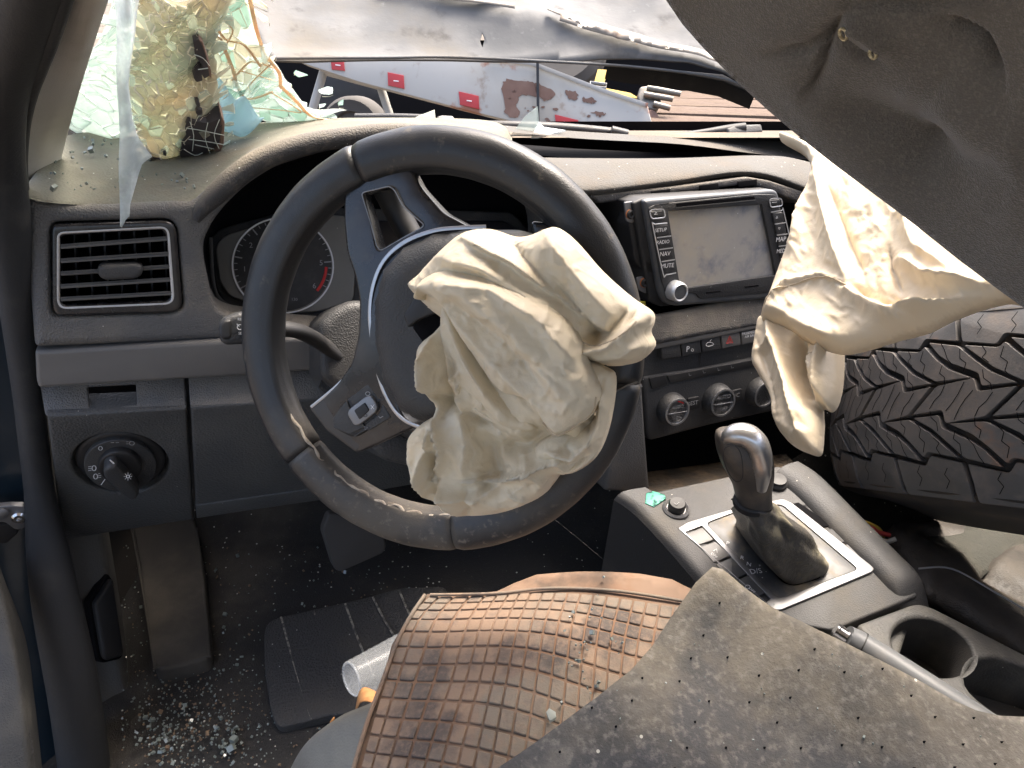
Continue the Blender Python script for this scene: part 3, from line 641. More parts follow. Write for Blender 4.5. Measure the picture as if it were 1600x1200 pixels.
tube('spoke_back', [WP.hit(650, 420)-WP.n*.03, WP.hit(600, 330)-WP.n*.03, WP.hit(585, 275)-WP.n*.012], .012, m_black, wh, asp=1)
slab('spoke_wing', [rnd([(492, 634), (538, 598), (566, 562), (590, 600), (640, 650), (566, 704), (520, 670)], 5)], WP, -.012, .013, M('dusty_spoke', (.05, .045, .04), .5, layers=[((.16, .13, .1), 20, .4, .8, .6, 0)]), wh, bev=.004)
line('spoke_chrome', [(497, 632), (540, 596), (570, 560), (580, 520)], WP, .003, m_ring, wh, h=.013, n=6)
hub = [(742, 360), (690, 366), (645, 386), (614, 420), (600, 470), (601, 530), (614, 590), (640, 636), (675, 655), (760, 664), (850, 640), (910, 560), (925, 470), (890, 390), (830, 360)]
relief('hub_cover', rnd(hub, 22), WP, hubdome(42, .030, hub, .014), 9, m_hub, wh, thick=.003)
line('hub_ring', [(770, 356), (738, 357), (690, 362), (643, 381), (610, 414), (594, 466), (595, 530), (608, 592), (634, 640), (668, 660), (720, 668)], WP, .0036, m_ring, wh, h=.020, n=6)
fl_ = Pl.shift(WP, .056)
slab('torn_flap_and_shade', [rnd([(632, 492), (657, 455), (700, 455), (712, 470), (690, 486), (655, 500), (640, 512)], 4)], fl_, -.004, .004, m_black, wh, bev=.002)
slab('torn_flap_and_shade', [rnd([(644, 512), (657, 462), (702, 458), (714, 476), (700, 520), (684, 556), (664, 540)], 4)], fl_.shift(-.010), -.003, 0, m_void, wh, bev=.001)  # black layer standing for the shadow inside the torn cover
# switch pod on the lower-left spoke
pod_o = [(597, 586), (562, 612), (540, 636), (532, 650), (536, 664), (560, 677), (570, 677), (627, 645), (612, 620)]
pod = slab('switch_pod', [rnd(pod_o, 7)], WP, .010, .0175, m_black, wh, bev=.003)
for p in ([(596, 589), (561, 617), (565, 627), (600, 625), (610, 620)], [(557, 620), (535, 647), (536, 662), (561, 672), (585, 660), (560, 630)], [(586, 661), (566, 676), (590, 664)], [(584, 658), (589, 667), (624, 646), (612, 624), (606, 640)]):
    slab('pod_button', [rnd(p, 3)], WP, .0175, .0192, m_panel, pod, bev=.0008)
slab('chrome_rocker', [rnd([(559, 640), (563, 632), (588, 613), (597, 612), (606, 627), (604, 637), (578, 657), (570, 658)], 5)], WP, .0175, .0225, m_satin, pod, bev=.0015)
slab('rocker_centre', [rnd([(571, 634), (587, 622), (594, 634), (579, 648)], 2)], WP, .0225, .0238, m_black, pod, bev=.0006)
wp = WP.shift(.024)
line('mark', [(580, 639), (585, 632)], wp, .0006, m_mark, pod); line('mark', [(580, 633), (585, 639)], wp, .0006, m_mark, pod)
wq = WP.shift(.0197)
line('mark', [(546, 641), (551, 644), (545, 646)], wq, .0007, m_mark, pod, closed=True)
line('mark', [(569, 666), (575, 668), (571, 671)], wq, .0006, m_dim, pod, closed=True)
line('mark', ell(575, 615, 3.5, 3, 12), wq, .0007, m_dim, pod, closed=True)
line('mark', [(592, 650), (594, 653), (599, 650)], wq, .0008, m_dim, pod)
line('mark', ell(597, 623, 2.6, 2.4, 10), WP.shift(.0227), .0006, m_black, pod, closed=True)
line('mark', ell(571, 649, 2.6, 2.4, 10), WP.shift(.0227), .0006, m_black, pod, closed=True)
# a further spoke on the far side, mostly under the airbag
slab('spoke_trim', [rnd([(830, 345), (870, 350), (905, 352), (955, 392), (965, 430), (900, 470), (840, 440)], 8)], WP, -.012, .006, m_gloss, wh, bev=.005)
line('spoke_chrome', [(870, 372), (905, 362), (935, 365)], WP, .002, m_satin, wh, h=.008)
line('stitching', [WP and p for p in ((1000, 592), (985, 597), (967, 606))], WP, .0016, m_beam, wh, h=.018)

m_worn = M('bare_worn_rim', (.42, .37, .30), .8, layers=[((.2, .16, .12), 60, .4, .6, .8, 0)], bumps=[('noise', 300, .001)])
rw_ = np.random.default_rng(17)
def rimp(px, py, q):
    a = ang(px, py); rr = .0212*math.cos(q); zz = .0178*math.sin(q); r = R0+rr
    return WP.o+WP.u*r*math.cos(a)+WP.v*r*math.sin(a)+WP.n*zz
for seq in ([(520, 745), (545, 765), (575, 780), (610, 795), (650, 806), (690, 814), (712, 818)], [(735, 818), (790, 806), (830, 790), (870, 765)], [(905, 740), (930, 712), (946, 680)], [(470, 640), (490, 690), (510, 720)]):
    s_ = crs(seq, 4); tube('worn_edge', [rimp(x, y, math.radians(142+rw_.uniform(-7, 7))) for x, y in s_], [.0004]+[float(rw_.uniform(.0006, .0022)) for _ in range(len(s_)-2)]+[.0004], m_worn, wh, seg=6, n=2, asp=.5)
# steering column with shroud and stalk
sc = thing('steering_column', 'grained column shroud and control stalk behind the wheel rim', 'steering column', W(600, 560, .74))
SH = Pl((500, 520, .735), (760, 520, .80), (540, 640, .70))
slab('shroud', [rnd([(497, 505), (520, 482), (548, 468), (600, 470), (780, 480), (800, 640), (700, 720), (560, 640), (502, 590)], 12)], SH, -.10, 0, m_hub, sc, bev=.012, seg=5)
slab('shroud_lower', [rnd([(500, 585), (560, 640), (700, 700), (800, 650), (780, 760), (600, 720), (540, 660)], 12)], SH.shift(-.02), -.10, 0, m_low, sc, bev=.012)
st = tube('stalk', [W(528, 556, .735), W(500, 535, .725), (W(468, 518, .70)), W(430, 512, .68), W(395, 512, .67)], [.010, .011, .011, .011, .013], m_black, sc, asp=.75)
SK = Pl((345, 512, .655), (400, 505, .668), (360, 540, .65))
hd = slab('stalk_head', [rnd([(343, 506), (350, 496), (372, 488), (430, 486), (430, 530), (400, 537), (352, 539), (344, 532)], 6)], SK, -.02, .004, m_panel, sc, bev=.006, seg=4)
slab('stalk_end', [rnd([(342, 507), (350, 499), (361, 499), (361, 528), (349, 531), (342, 524)], 4)], SK, .002, .008, m_black, hd, bev=.003)
text('RES', 376, 499, 4.5, SK.shift(.005), m_mark, hd); text('SET', 377, 521, 4.5, SK.shift(.005), m_mark, hd)
line('mark', ell(375, 511, 4.5, 4, 12), SK.shift(.005), .0008, m_mark, hd, closed=True); line('mark', [(370, 506), (374, 510)], SK.shift(.005), .0008, m_mark, hd)

# ------------------------------------------------------------------ driver airbag
ab = thing('driver_airbag', 'crumpled cream driver airbag hanging deflated from the steering wheel hub', 'airbag', WC+WP.n*.05)
rg = np.random.default_rng(11)
AP = WP.shift(.035)
BAGH = {}
def bag(name, outline, hb, R, H, fl, cr, step=4, plane=AP, tilt=(0, 0), mat=None, lows=(), par=None):
    o2 = [tuple(p) for p in crs(outline, 4, True)]
    cx = np.mean([p[0] for p in outline]); cy = np.mean([p[1] for p in outline])
    B_ = hb+H*.25; step = min(step, 3.2)
    bb = (min(q[0] for q in o2), min(q[1] for q in o2), max(q[0] for q in o2), max(q[1] for q in o2)); nf = int((bb[2]-bb[0])*(bb[3]-bb[1])/300)
    cr = list(cr)+[(bb, nf, rg.uniform(20, 70), 50, 15, .0017, 1.9)]; plane = plane.shift(B_)
    def hf(X, Y):
        d = edge_d(X, Y, o2); t = np.clip(d/R, 0, 1)
        h = hb+H*np.sqrt(np.clip(1-(1-t)**2, 0, 1))+tilt[0]*(X-cx)+tilt[1]*(Y-cy)
        fade = np.clip(d/14, .25, 1)
        h = h+folds(X, Y, fl)*fade
        for c in cr: h = h+creases(X, Y, *c, rg)*fade
        return h-B_
    BAGH[name] = (plane, hf); return relief(name, o2, plane, hf, step, mat or m_air, par or ab)
S = .001
# rear lobe: top and right
lobe = [(640, 452), (655, 425), (690, 388), (722, 362), (760, 357), (800, 369), (826, 366), (858, 354), (880, 362), (905, 385), (940, 425), (985, 465), (1018, 488), (1021, 505), (1016, 520), (1023, 542), (1000, 566), (968, 574), (940, 572), (918, 565), (880, 560), (800, 540), (720, 520)]
bag('upper_lobe', lobe, .012, 60, .045,
    [([(700, 400), (780, 420), (860, 470), (930, 540)], .012, 16, 1.6), ([(735, 372), (820, 410), (900, 470), (950, 510)], .010, 12, 1.4, 1), ([(800, 372), (850, 420), (905, 480)], -.008, 7, 1.3),
     ([(860, 362), (905, 420), (965, 490)], .009, 14, 1.5), ([(905, 545), (960, 535), (1000, 500)], .013, 10, 1.4), ([(915, 520), (960, 515), (985, 480)], -.012, 9, 1.4), ([(925, 555), (975, 552), (1012, 530)], .008, 8, 1.5),
     ([(880, 440), (930, 495), (945, 540)], -.012, 9, 1.3), ([(1000, 480), (975, 520), (960, 545)], -.008, 5, 1.2)],
    [((660, 360, 1010, 560), 90, 42, 30, 26, .0022, 3.5)], 4)
# lower body, gathered folds
body = [(668, 480), (700, 466), (760, 470), (840, 540), (900, 590), (945, 640), (942, 690), (925, 720), (880, 740), (862, 760), (845, 778), (800, 797), (765, 804), (722, 805), (695, 792), (672, 760), (655, 735), (640, 700), (645, 672), (684, 645), (690, 625), (665, 600), (654, 560), (658, 535), (682, 515), (695, 495)]
bag('lower_body', body, .010, 42, .045,
    [([(700, 500), (690, 560), (700, 640), (690, 700), (680, 750)], .016, 9, 1.5), ([(715, 510), (730, 580), (712, 640)], -.012, 8, 1.4), ([(700, 640), (715, 690), (700, 730), (725, 790)], .012, 8, 1.3, 1),
     ([(660, 680), (680, 720), (690, 780)], .010, 7, 1.3), ([(672, 660), (700, 700), (708, 770)], -.012, 6, 1.3), ([(735, 600), (750, 680), (745, 730)], .010, 9, 1.4), ([(760, 655), (790, 740), (760, 742)], -.018, 20, 1.8),
     ([(745, 735), (790, 738), (850, 715), (890, 700)], .014, 6, 1.3, -1), ([(790, 690), (830, 690), (870, 660)], -.020, 17, 1.8), ([(700, 755), (760, 765), (800, 740)], .010, 7, 1.3), ([(745, 745), (748, 780), (735, 800)], -.008, 6, 1.3),
     ([(830, 700), (860, 740), (850, 770)], .010, 8, 1.3), ([(880, 690), (900, 720), (880, 740)], .012, 10, 1.4), ([(870, 670), (915, 680), (940, 660)], -.010, 8, 1.4), ([(800, 745), (830, 770), (800, 790)], .006, 5, 1.2),
     ([(690, 600), (720, 620), (800, 668)], -.010, 7, 1.3), ([(700, 540), (695, 600)], .008, 10, 1.5)],
    [((650, 480, 900, 800), 110, 70, 42, 18, .0024, 3), ((740, 690, 900, 800), 36, 10, 45, 18, .0024, 2.5)], 3.5)
# central flap lying over the rest, from the torn hub down to the lower right
flap = [(642, 468), (646, 452), (662, 432), (700, 420), (760, 430), (830, 455), (880, 490), (905, 520), (920, 560), (938, 600), (940, 625), (925, 650), (895, 672), (876, 682), (866, 680), (850, 662), (838, 640), (815, 622), (780, 612), (740, 560), (706, 500), (690, 476), (664, 462), (655, 470)]
bag('centre_flap', flap, .052, 34, .026,
    [([(660, 445), (740, 460), (820, 520), (880, 590), (905, 640)], .010, 22, 1.8), ([(700, 470), (760, 540), (830, 610), (865, 660)], .006, 12, 1.5), ([(690, 440), (780, 450), (860, 500), (915, 570)], .006, 9, 1.4),
     ([(720, 470), (800, 530), (870, 610)], -.006, 8, 1.4), ([(660, 450), (700, 475), (740, 540)], .007, 7, 1.4), ([(800, 560), (850, 560), (900, 600)], -.004, 8, 1.4)],
    [((680, 430, 935, 670), 140, 42, 32, 20, .0019, 3), ((780, 520, 930, 665), 80, 100, 35, 14, .0018, 2.4)], 3.2, tilt=(.00006, -.00003))
# second fold emerging beneath the flap, and the tucked edge at lower right
bag('under_fold', [(870, 560), (912, 560), (948, 575), (962, 590), (958, 640), (945, 690), (925, 722), (890, 742), (850, 735), (835, 700), (860, 680), (900, 668), (930, 640)], .040, 26, .018,
    [([(930, 580), (945, 630), (925, 690)], .009, 7, 1.3), ([(860, 700), (900, 710), (940, 670)], .009, 6, 1.3), ([(850, 715), (890, 728), (925, 705)], -.008, 5, 1.3), ([(945, 590), (925, 650), (890, 690)], -.008, 6, 1.3)],
    [((840, 560, 960, 740), 50, 40, 40, 16, .0026, 3)], 3.5)
bag('drape_fold', [(694, 470), (716, 480), (745, 520), (775, 580), (812, 630), (835, 655), (838, 672), (800, 672), (770, 662), (735, 640), (708, 610), (694, 560), (688, 510)], .040, 22, .018,
    [([(710, 490), (740, 560), (790, 640)], .010, 9, 1.4), ([(700, 540), (730, 610), (790, 665)], -.007, 7, 1.4), ([(735, 530), (780, 600), (825, 660)], -.006, 6, 1.3), ([(700, 600), (725, 580), (722, 620)], .008, 6, 1.3)],
    [((690, 480, 830, 670), 46, 55, 30, 18, .0020, 3)], 3.5)
def seam(pts, hb, pl=AP, w=.0012, par=None, mat=None):
    P = [pl.hit(*p)+pl.n*hb for p in pts]; tube('seam', P, w, mat or m_seam, par or ab, seg=5, n=5)
# coffee-brown stain patch inside the right lobe
# ------------------------------------------------------------------ radio hanging out of its bay
RP = Pl((1010, 313, .94), (1212, 296, 1.03), (1033, 480, .925))
ra = thing('touchscreen_radio', 'silver and black touchscreen radio hanging loose in the open centre dash bay', 'radio', W(1110, 400, .97))
def z(x, y): return (950+x/5.333, 270+y/5.333)
RN = RP
m_rad = M('radio_fascia', (.075, .08, .086), .4, layers=[((.2, .19, .17), 25, .5, .8, .4, 0)], specks=((.5, .48, .44), 120, .08, .06))
slab('chassis', [rnd([z(235, 255), z(330, 215), z(1400, 140), z(1500, 700), z(1540, 1000), z(470, 1130), z(380, 1090)], 4)], RN, -.14, -.008, m_black, ra, bev=.003)
face = rnd([z(300, 240), z(330, 222), z(1385, 138), z(1425, 165), z(1500, 600), z(1560, 1000), z(1540, 1035), z(560, 1115), z(470, 1085), z(430, 1000)], 7)
scr = [z(495, 320), z(1275, 262), z(1395, 850), z(600, 965)]
slab('fascia', [face, rnd(scr, 1.5)], RN, -.012, 0, m_rad, ra, bev=.005, seg=4, hbev=.001)
slab('fascia_inner', [rnd([z(330, 290), z(400, 262), z(1230, 178), z(1390, 180), z(1420, 240), z(1490, 700), z(1530, 980), z(760, 1050), z(720, 1000), z(480, 1010), z(440, 900)], 5), rnd(scr, 1.5)], RN, -.002, .0015, m_panel, ra, bev=.001)
m_scr = M('dust_and_reflection_screen', (.34, .33, .31), .35, layers=[((.46, .39, .28), 7, .42, .7, .7, 0), ((.11, .14, .20), 11, .5, .66, .85, 0), ((.42, .42, .42), 160, .58, .78, .6, 0)], specks=((.6, .6, .6), 140, .1, .12), coat=.2)  # lining and sky reflections painted as pale base and patches, plus dust
slab('screen', [rnd([z(480, 310), z(1285, 250), z(1400, 860), z(590, 975)], 1)], RN, -.006, -.003, m_scr, ra, bev=0)
slab('disc_slot', [[z(560, 255), z(1210, 195), z(1218, 218), z(566, 285)]], RN, .0015, .0019, m_void, ra, bev=0)
line('disc_lip', [z(560, 290), z(1220, 226)], RN, .0015, m_beam, ra, h=.002)
line('inner_line', [z(380, 268), z(500, 250), z(560, 232), z(1200, 172)], RN, .0012, m_beam, ra, h=.0015)
for q in ([z(810, 992), z(930, 980), z(932, 992), z(812, 1005)], [z(1130, 945), z(1245, 932), z(1248, 944), z(1133, 957)]): slab('card_slot', [q], RN, .0015, .002, m_void, ra, bev=0)
def rbtn(a, b, c, d, s, tpos=None):
    q = slab('radio_button', [rnd([z(*a), z(*b), z(*c), z(*d)], 1.5)], RN, .001, .004, m_panel, ra, bev=.001)
    if s:
        cx = (a[0]+b[0]+c[0]+d[0])/4; cy = (a[1]+b[1]+c[1]+d[1])/4; p = z(cx, cy); text(s, p[0], p[1], 6 if len(s) < 5 else 5, RN.shift(.0045), m_mark, q, d=(.985, -.1))
    return q
rbtn((345, 322), (445, 312), (452, 358), (352, 368), '')
b0 = [(372, 432), (393, 537), (412, 635), (432, 735), (455, 830)]; b1 = [(492, 424), (510, 522), (524, 620), (542, 718), (556, 820)]
for k, s in enumerate(('SETUP', 'RADIO', 'NAV', 'MUTE')):
    rbtn((b0[k][0]+6, b0[k][1]+6), (b1[k][0]-6, b1[k][1]+6), (b1[k+1][0]-8, b1[k+1][1]-8), (b0[k+1][0]-2, b0[k+1][1]-8), s)
rbtn((1338, 228), (1418, 220), (1426, 262), (1346, 272), '')
c0 = [(1348, 330), (1372, 425), (1390, 515), (1405, 608), (1425, 705)]; c1 = [(1446, 320), (1464, 410), (1478, 505), (1494, 598), (1510, 695)]
for k, s in enumerate(('', '', 'MAP', 'MEDIA')):
    q = rbtn((c0[k][0]+6, c0[k][1]+6), (c1[k][0]-6, c1[k][1]+6), (c1[k+1][0]-8, c1[k+1][1]-8), (c0[k+1][0]-2, c0[k+1][1]-8), s)
    if k < 2:
        p = z((c0[k][0]+c1[k+1][0])/2, (c0[k][1]+c1[k+1][1])/2); sg = 1 if k == 0 else -1
        line('mark', [(p[0]-1.6, p[1]+1.5*sg), (p[0], p[1]-1.5*sg), (p[0]+1.6, p[1]+1.3*sg)], RN.shift(.0045), .0007, m_mark, q, closed=True)
line('mark', [z(385, 346), z(398, 330), z(412, 344)], RN.shift(.0045), .0006, m_mark, ra, closed=True); line('mark', [z(1362, 248), z(1405, 243)], RN.shift(.0045), .0006, m_mark, ra)
m_silv = M('silver_edging', (.72, .73, .74), .35, .6)
line('silver_line', rnd([z(332, 318), z(355, 305), z(440, 300), z(455, 312), z(462, 358), z(448, 372), z(360, 380), z(344, 368)], 2), RN, .0017, m_silv, ra, h=.004, closed=True)
line('silver_line', [z(478, 416), z(375, 426), z(360, 440), z(445, 835), z(470, 843), z(552, 828)], RN, .0017, m_silv, ra, h=.004, n=3)
for k in (1, 2, 3): line('silver_line', [z(*b0[k]), z(b1[k][0], b1[k][1])], RN, .0016, m_silv, ra, h=.0042); line('silver_line', [z(*c0[k]), z(c1[k][0], c1[k][1])], RN, .0016, m_silv, ra, h=.0042)
line('silver_line', rnd([z(1330, 225), z(1345, 214), z(1418, 210), z(1430, 222), z(1436, 265), z(1420, 275), z(1350, 285), z(1338, 275)], 2), RN, .0017, m_silv, ra, h=.004, closed=True)
line('silver_line', [z(1342, 325), z(1430, 313), z(1447, 320), z(1530, 690), z(1510, 705), z(1425, 712)], RN, .0017, m_silv, ra, h=.004, n=3)
kc = RN.hit(*z(545, 975))
kb = lathe('volume_knob', kc, RN.n, [(.0140, 0), (.0138, .010), (.0128, .015), (.0112, .017), (.0100, .0162), (.0098, .0145), (0, .0140)], m_silv, ra, seg=32)
lathe('knob_cap', kc+RN.n*.0142, RN.n, [(.0096, 0), (.0094, .0012), (0, .0016)], m_rad, kb, seg=28)
BK = RN.shift(-.014)
for a, b in ((z(180, 345), z(150, 245)), (z(298, 915), z(250, 880))):
    pass
slab('mount_ear', [rnd([z(135, 245), z(225, 235), z(235, 400), z(190, 420), z(150, 400)], 3)], BK, -.002, .001, m_satin, ra, bev=.0006)
slab('mount_ear', [rnd([z(235, 870), z(300, 862), z(345, 960), z(320, 1010), z(250, 975)], 4)], BK, -.002, .001, m_satin, ra, bev=.0006)
for p in (z(182, 345), z(300, 915)):
    lathe('screw', BK.hit(*p), BK.n, [(.006, 0), (.006, .003), (.0045, .0045), (.0025, .0042), (.0022, .002), (0, .002)], m_black, ra, seg=16)
    tube('rust_ring', [BK.hit(p[0]+7*math.cos(t)*.9, p[1]+7*math.sin(t))+BK.n*.001 for t in np.linspace(1.6, 4.8, 9)], .0011, M('rust', (.45, .16, .06), .9) if p[0] < 990 else bpy.data.materials['rust'], ra, seg=5, n=2)
slab('side_bracket', [rnd([z(225, 260), z(300, 235), z(470, 1100), z(400, 1110), z(345, 1020), z(330, 870), z(230, 740), z(200, 560), z(180, 430)], 4)], BK, -.03, -.001, m_black, ra, bev=.002)
slab('side_clip', [rnd([z(285, 720), z(350, 705), z(365, 830), z(310, 840), z(280, 790)], 3)], BK, 0, .006, m_panel, ra, bev=.002)
tube('yellow_wire', [BK.hit(*z(255, 1075)), BK.hit(*z(310, 1078))], .0012, M('yellow_wire', (.5, .45, .05), .5), ra, seg=6, n=1)
tube('yellow_wire', [BK.hit(*z(258, 1098)), BK.hit(*z(312, 1096))], .0012, bpy.data.materials['yellow_wire'], ra, seg=6, n=1)

# ------------------------------------------------------------------ centre console
co = thing('centre_console', 'dark grey floor console carrying the gear selector panel, between the seats', 'console', W(1200, 900, .62))
GP = Pl((1060, 828, .70), (1215, 955, .585), (1370, 895, .64))
m_con = M('console_plastic', (.034, .034, .035), .6, layers=[((.15, .135, .11), 12, .42, .78, .6, 0)], bumps=[('grain', 750, .0003)], specks=((.5, .48, .42), 120, .09, .08))
# flank and rolled left edge
def gz(px, py, h=0): return GP.hit(px, py)+GP.n*h
e1 = [(970, 770), (1000, 790), (1050, 842), (1110, 910), (1180, 975), (1300, 1070)]
L0 = [gz(x+38, y-8, .001) for x, y in e1]; L1 = [gz(x+8, y-1, .003) for x, y in e1]; L2 = [gz(x-4, y+3, .0) for x, y in e1]; L3 = [gz(x-10, y+5, -.008) for x, y in e1]
L4 = [p-np.array([.012, 0, .20]) for p in L3]; L5 = [p-np.array([.025, 0, .42]) for p in L3]
surf('console_edge', [L0, L1, L2, L3], m_con, co, nu=6)
surf('console_flank', [L3, L4, L5], m_panel, co, nu=4)
line('flank_seam', [(868, 812), (905, 842), (968, 895), (1020, 940)], Pl((868, 812, .80), (968, 895, .72), (900, 870, .77)), .0006, m_con, co)
slab('console_top', [rnd([(985, 776), (1100, 752), (1218, 727), (1300, 800), (1436, 930), (1300, 985), (1215, 970), (1110, 905), (1040, 840)], 6), [(1165, 792), (1258, 790), (1320, 880), (1260, 930), (1230, 925), (1180, 860)]], GP, -.03, 0, m_con, co, bev=.003)
# front tray lip and starter button
slab('silver_frame', [rnd([(1058, 828), (1075, 818), (1150, 796), (1222, 782), (1236, 788), (1365, 890), (1362, 896), (1218, 956), (1208, 955)], 4), rnd([(1102, 820), (1150, 802), (1220, 790), (1340, 892), (1222, 936), (1212, 936)], 8), [(1070, 834), (1096, 824), (1203, 938), (1193, 946)]], GP, 0, .0035, m_satin, co, bev=.001)
m_gp = M('gear_plate', (.055, .058, .062), .45, layers=[((.30, .24, .15), 14, .48, .7, .8, 0), ((.2, .18, .14), 60, .45, .75, .4, 0)], specks=((.5, .46, .38), 130, .1, .1))
slab('gear_plate', [rnd([(1102, 820), (1150, 802), (1220, 790), (1340, 892), (1222, 936), (1212, 936)], 8), rnd([(1148, 822), (1165, 812), (1200, 805), (1288, 880), (1282, 905), (1240, 917), (1222, 912)], 8)], GP, -.004, .002, m_gp, co, bev=.001)
slab('selector_well', [[(1130, 800), (1230, 790), (1310, 900), (1230, 930)]], GP, -.035, -.03, m_void, co, bev=0)
bl = [(1070, 835, 1096, 825), (1091, 856, 1116, 847), (1116, 883, 1142, 872), (1143, 911, 1170, 899), (1172, 941, 1199, 928)]
for k in range(4):
    a, b = bl[k], bl[k+1]
    q = slab('console_button', [rnd([(a[0]+1.5, a[1]+1), (a[2]+1, a[3]+1), (b[2]-1, b[3]-1.5), (b[0]-1, b[1]-1.5)], 2)], GP, -.004, .003, m_gp if k > 1 else m_beam, co, bev=.001)
    cx, cy = (a[0]+b[2])/2, (a[1]+b[3])/2
    if k == 1: text('OFF', cx-1, cy+4, 5, GP.shift(.0035), m_mark, q, d=(.75, .66)); line('mark', [(cx-2, cy-3), (cx+3, cy-6), (cx+4, cy)], GP.shift(.0035), .0007, m_mark, q)
    if k == 3: text('OFF', cx+4, cy+3, 5, GP.shift(.0035), m_mark, q, d=(.75, .66)); line('mark', ell(cx-3, cy-2, 4, 3, 10), GP.shift(.0035), .0007, m_mark, q, closed=True)
rb = [(1227, 787, 1247, 783), (1277, 828, 1303, 823), (1306, 853, 1332, 846), (1340, 880, 1366, 872)]
for k in range(3):
    a, b = rb[k], rb[k+1]; slab('blank_cover', [rnd([(a[0]+4, a[1]+3), (a[2], a[3]+3), (b[2]-2, b[3]-1), (b[0], b[1]-1)], 2)], GP, -.002, .002, (m_void, m_black, m_gp)[k], co, bev=.001)
gp2 = GP.shift(.0034)
for s, x, y, sz in (('P', 1137, 849, 9), ('R', 1159.5, 872, 9), ('N', 1170, 882, 9), ('D/S', 1181, 893, 10), ('+', 1187, 884, 7), ('-', 1197, 893, 7), ('+', 1191, 903, 5)): text(s, x, y, sz, gp2, m_mark, co, d=(.95, -.1) if len(s) > 1 else (.85, .25))
bc = gz(1056, 797)
sb = lathe('starter_button', bc, GP.n, [(.0175, 0), (.0172, .004), (.0150, .006), (.0125, .004), (.0120, .003), (0, .003)], m_satin, co, seg=32)
lathe('button_cap', bc+GP.n*.003, GP.n, [(.0110, 0), (.0108, .009), (.0095, .011), (0, .0105)], m_black, sb, seg=28)
line('mark', [(1053, 786), (1057, 789), (1061, 785)], GP.shift(.0146), .0008, m_dim, sb)
lathe('lighter_cap', gz(1213, 756), GP.n, [(.014, 0), (.014, .004), (.011, .007), (.011, .010), (0, .011)], m_black, co, seg=24)
# raised right rail
rail = [(1216, 742), (1250, 765), (1310, 825), (1370, 885), (1406, 922), (1432, 950)]
G = []
for k, (dx, dy, h) in enumerate(((-10, 7, -.002), (-6, 3, .006), (4, -3, .0105), (20, -10, .010), (32, -15, .004), (34, -16, -.03), (40, -14, -.18), (48, -12, -.35))): G.append([gz(x+dx, y+dy, 0)+np.array([0, 0, h-(.03 if x > 1430 else .002 if x > 1400 else 0)]) for x, y in rail])
surf('console_rail', G, m_con, co, nu=6, nv=4)
# step down face and rear console with cup holders
step = [(1205, 968), (1290, 938), (1375, 906), (1412, 930)]
S0 = [gz(x, y, -.001) for x, y in step]; S1 = [p+np.array([0, -.012, -.018]) for p in S0]; S2 = [p+np.array([0, -.022, -.075]) for p in S0]
surf('console_step', [S0, S1, S2], m_panel, co, nu=6, nv=4)
RC = Pl((1340, 975, .565), (1430, 945, .60), (1560, 1070, .50))
cup1 = ell(1457, 1011, 66, 42, 36, rot=22); cup2 = [(1516, 1040), (1540, 1028), (1580, 1034), (1700, 1090), (1700, 1180), (1620, 1150), (1545, 1105), (1510, 1070)]
m_rc = M('rear_console_plastic', (.06, .059, .056), .6, layers=[((.2, .185, .15), 14, .4, .75, .55, 0)], bumps=[('grain', 450, .0005)], specks=((.5, .48, .42), 120, .09, .08))
slab('cup_tray', [rnd([(1337, 975), (1432, 940), (1455, 946), (1620, 1030), (1800, 1120), (1800, 1260), (1640, 1200), (1470, 1120), (1395, 1042)], 12), cup1, crs(cup2, 3, True)], RC, -.10, 0, m_rc, co, bev=.006, seg=5, hbev=.005)
wall('cup_wall', [RC.hit(*p)-RC.n*.003 for p in cup1], [RC.hit(1457+(p[0]-1457)*.9, 1011+(p[1]-1011)*.9)-RC.n*.065 for p in cup1], m_con, co)
slab('cup_floor', [ell(1457, 1011, 70, 46, 30, rot=22)], RC, -.066, -.062, m_con, co, bev=0)
slab('cup_floor', [[(1490, 1010), (1720, 1080), (1720, 1200), (1500, 1110)]], RC, -.07, -.06, m_con, co, bev=0)
slab('rear_base', [rnd([(1280, 990), (1337, 965), (1440, 935), (1400, 1060), (1480, 1130), (1400, 1150)], 8)], RC, -.10, -.018, m_rc, co, bev=.006)
# coins / crumbs of glass in the cup
# gear lever
gl = thing('gear_lever', 'automatic gear lever with silver edged knob and dusty wrinkled leather gaiter', 'gear lever', gz(1230, 870))
m_knob = M('knob_silver', (.55, .54, .53), .28, .85, layers=[((.2, .17, .13), 40, .5, .75, .6, 0)])
mk = M('knob_leather', (.05, .045, .04), .4, layers=[((.17, .13, .09), 22, .42, .75, .7, 0)], bumps=[('grain', 900, .0002)])
def ring(cx, cy, Y, rx, ry, tilt, n=28, sq=1.0):
    c = W(cx, cy, Y); out = []
    a = RIGHT*math.cos(tilt[0])-UP*math.sin(tilt[0]); b = np.cross(np.array([0, .25, 1.])/1.03, a)
    for t in np.linspace(0, 2*math.pi, n, endpoint=False):
        ct, st_ = math.cos(t), math.sin(t); out.append(c+a*rx*np.sign(ct)*abs(ct)**sq+b*ry*np.sign(st_)*abs(st_)**sq)
    return out
secs = [(1157, 672, .625, .002, .002), (1157, 674, .624, .017, .012), (1159, 681, .622, .0265, .021), (1161, 694, .620, .0290, .026), (1164, 712, .617, .0292, .028), (1168, 730, .615, .0275, .027), (1172, 747, .614, .024, .024), (1175, 762, .613, .0208, .021), (1178, 784, .613, .0195, .020)]
G = [ring(a, b, c, rx*.96, ry, (.12,), sq=.85) for a, b, c, rx, ry in secs]
G = np.array(G); G = np.array([crs(G[:, j], 4) for j in range(G.shape[1])]).transpose(1, 0, 2)
grid_mesh('knob', G, mk, gl, closed=True, capends=True, smooth=60)
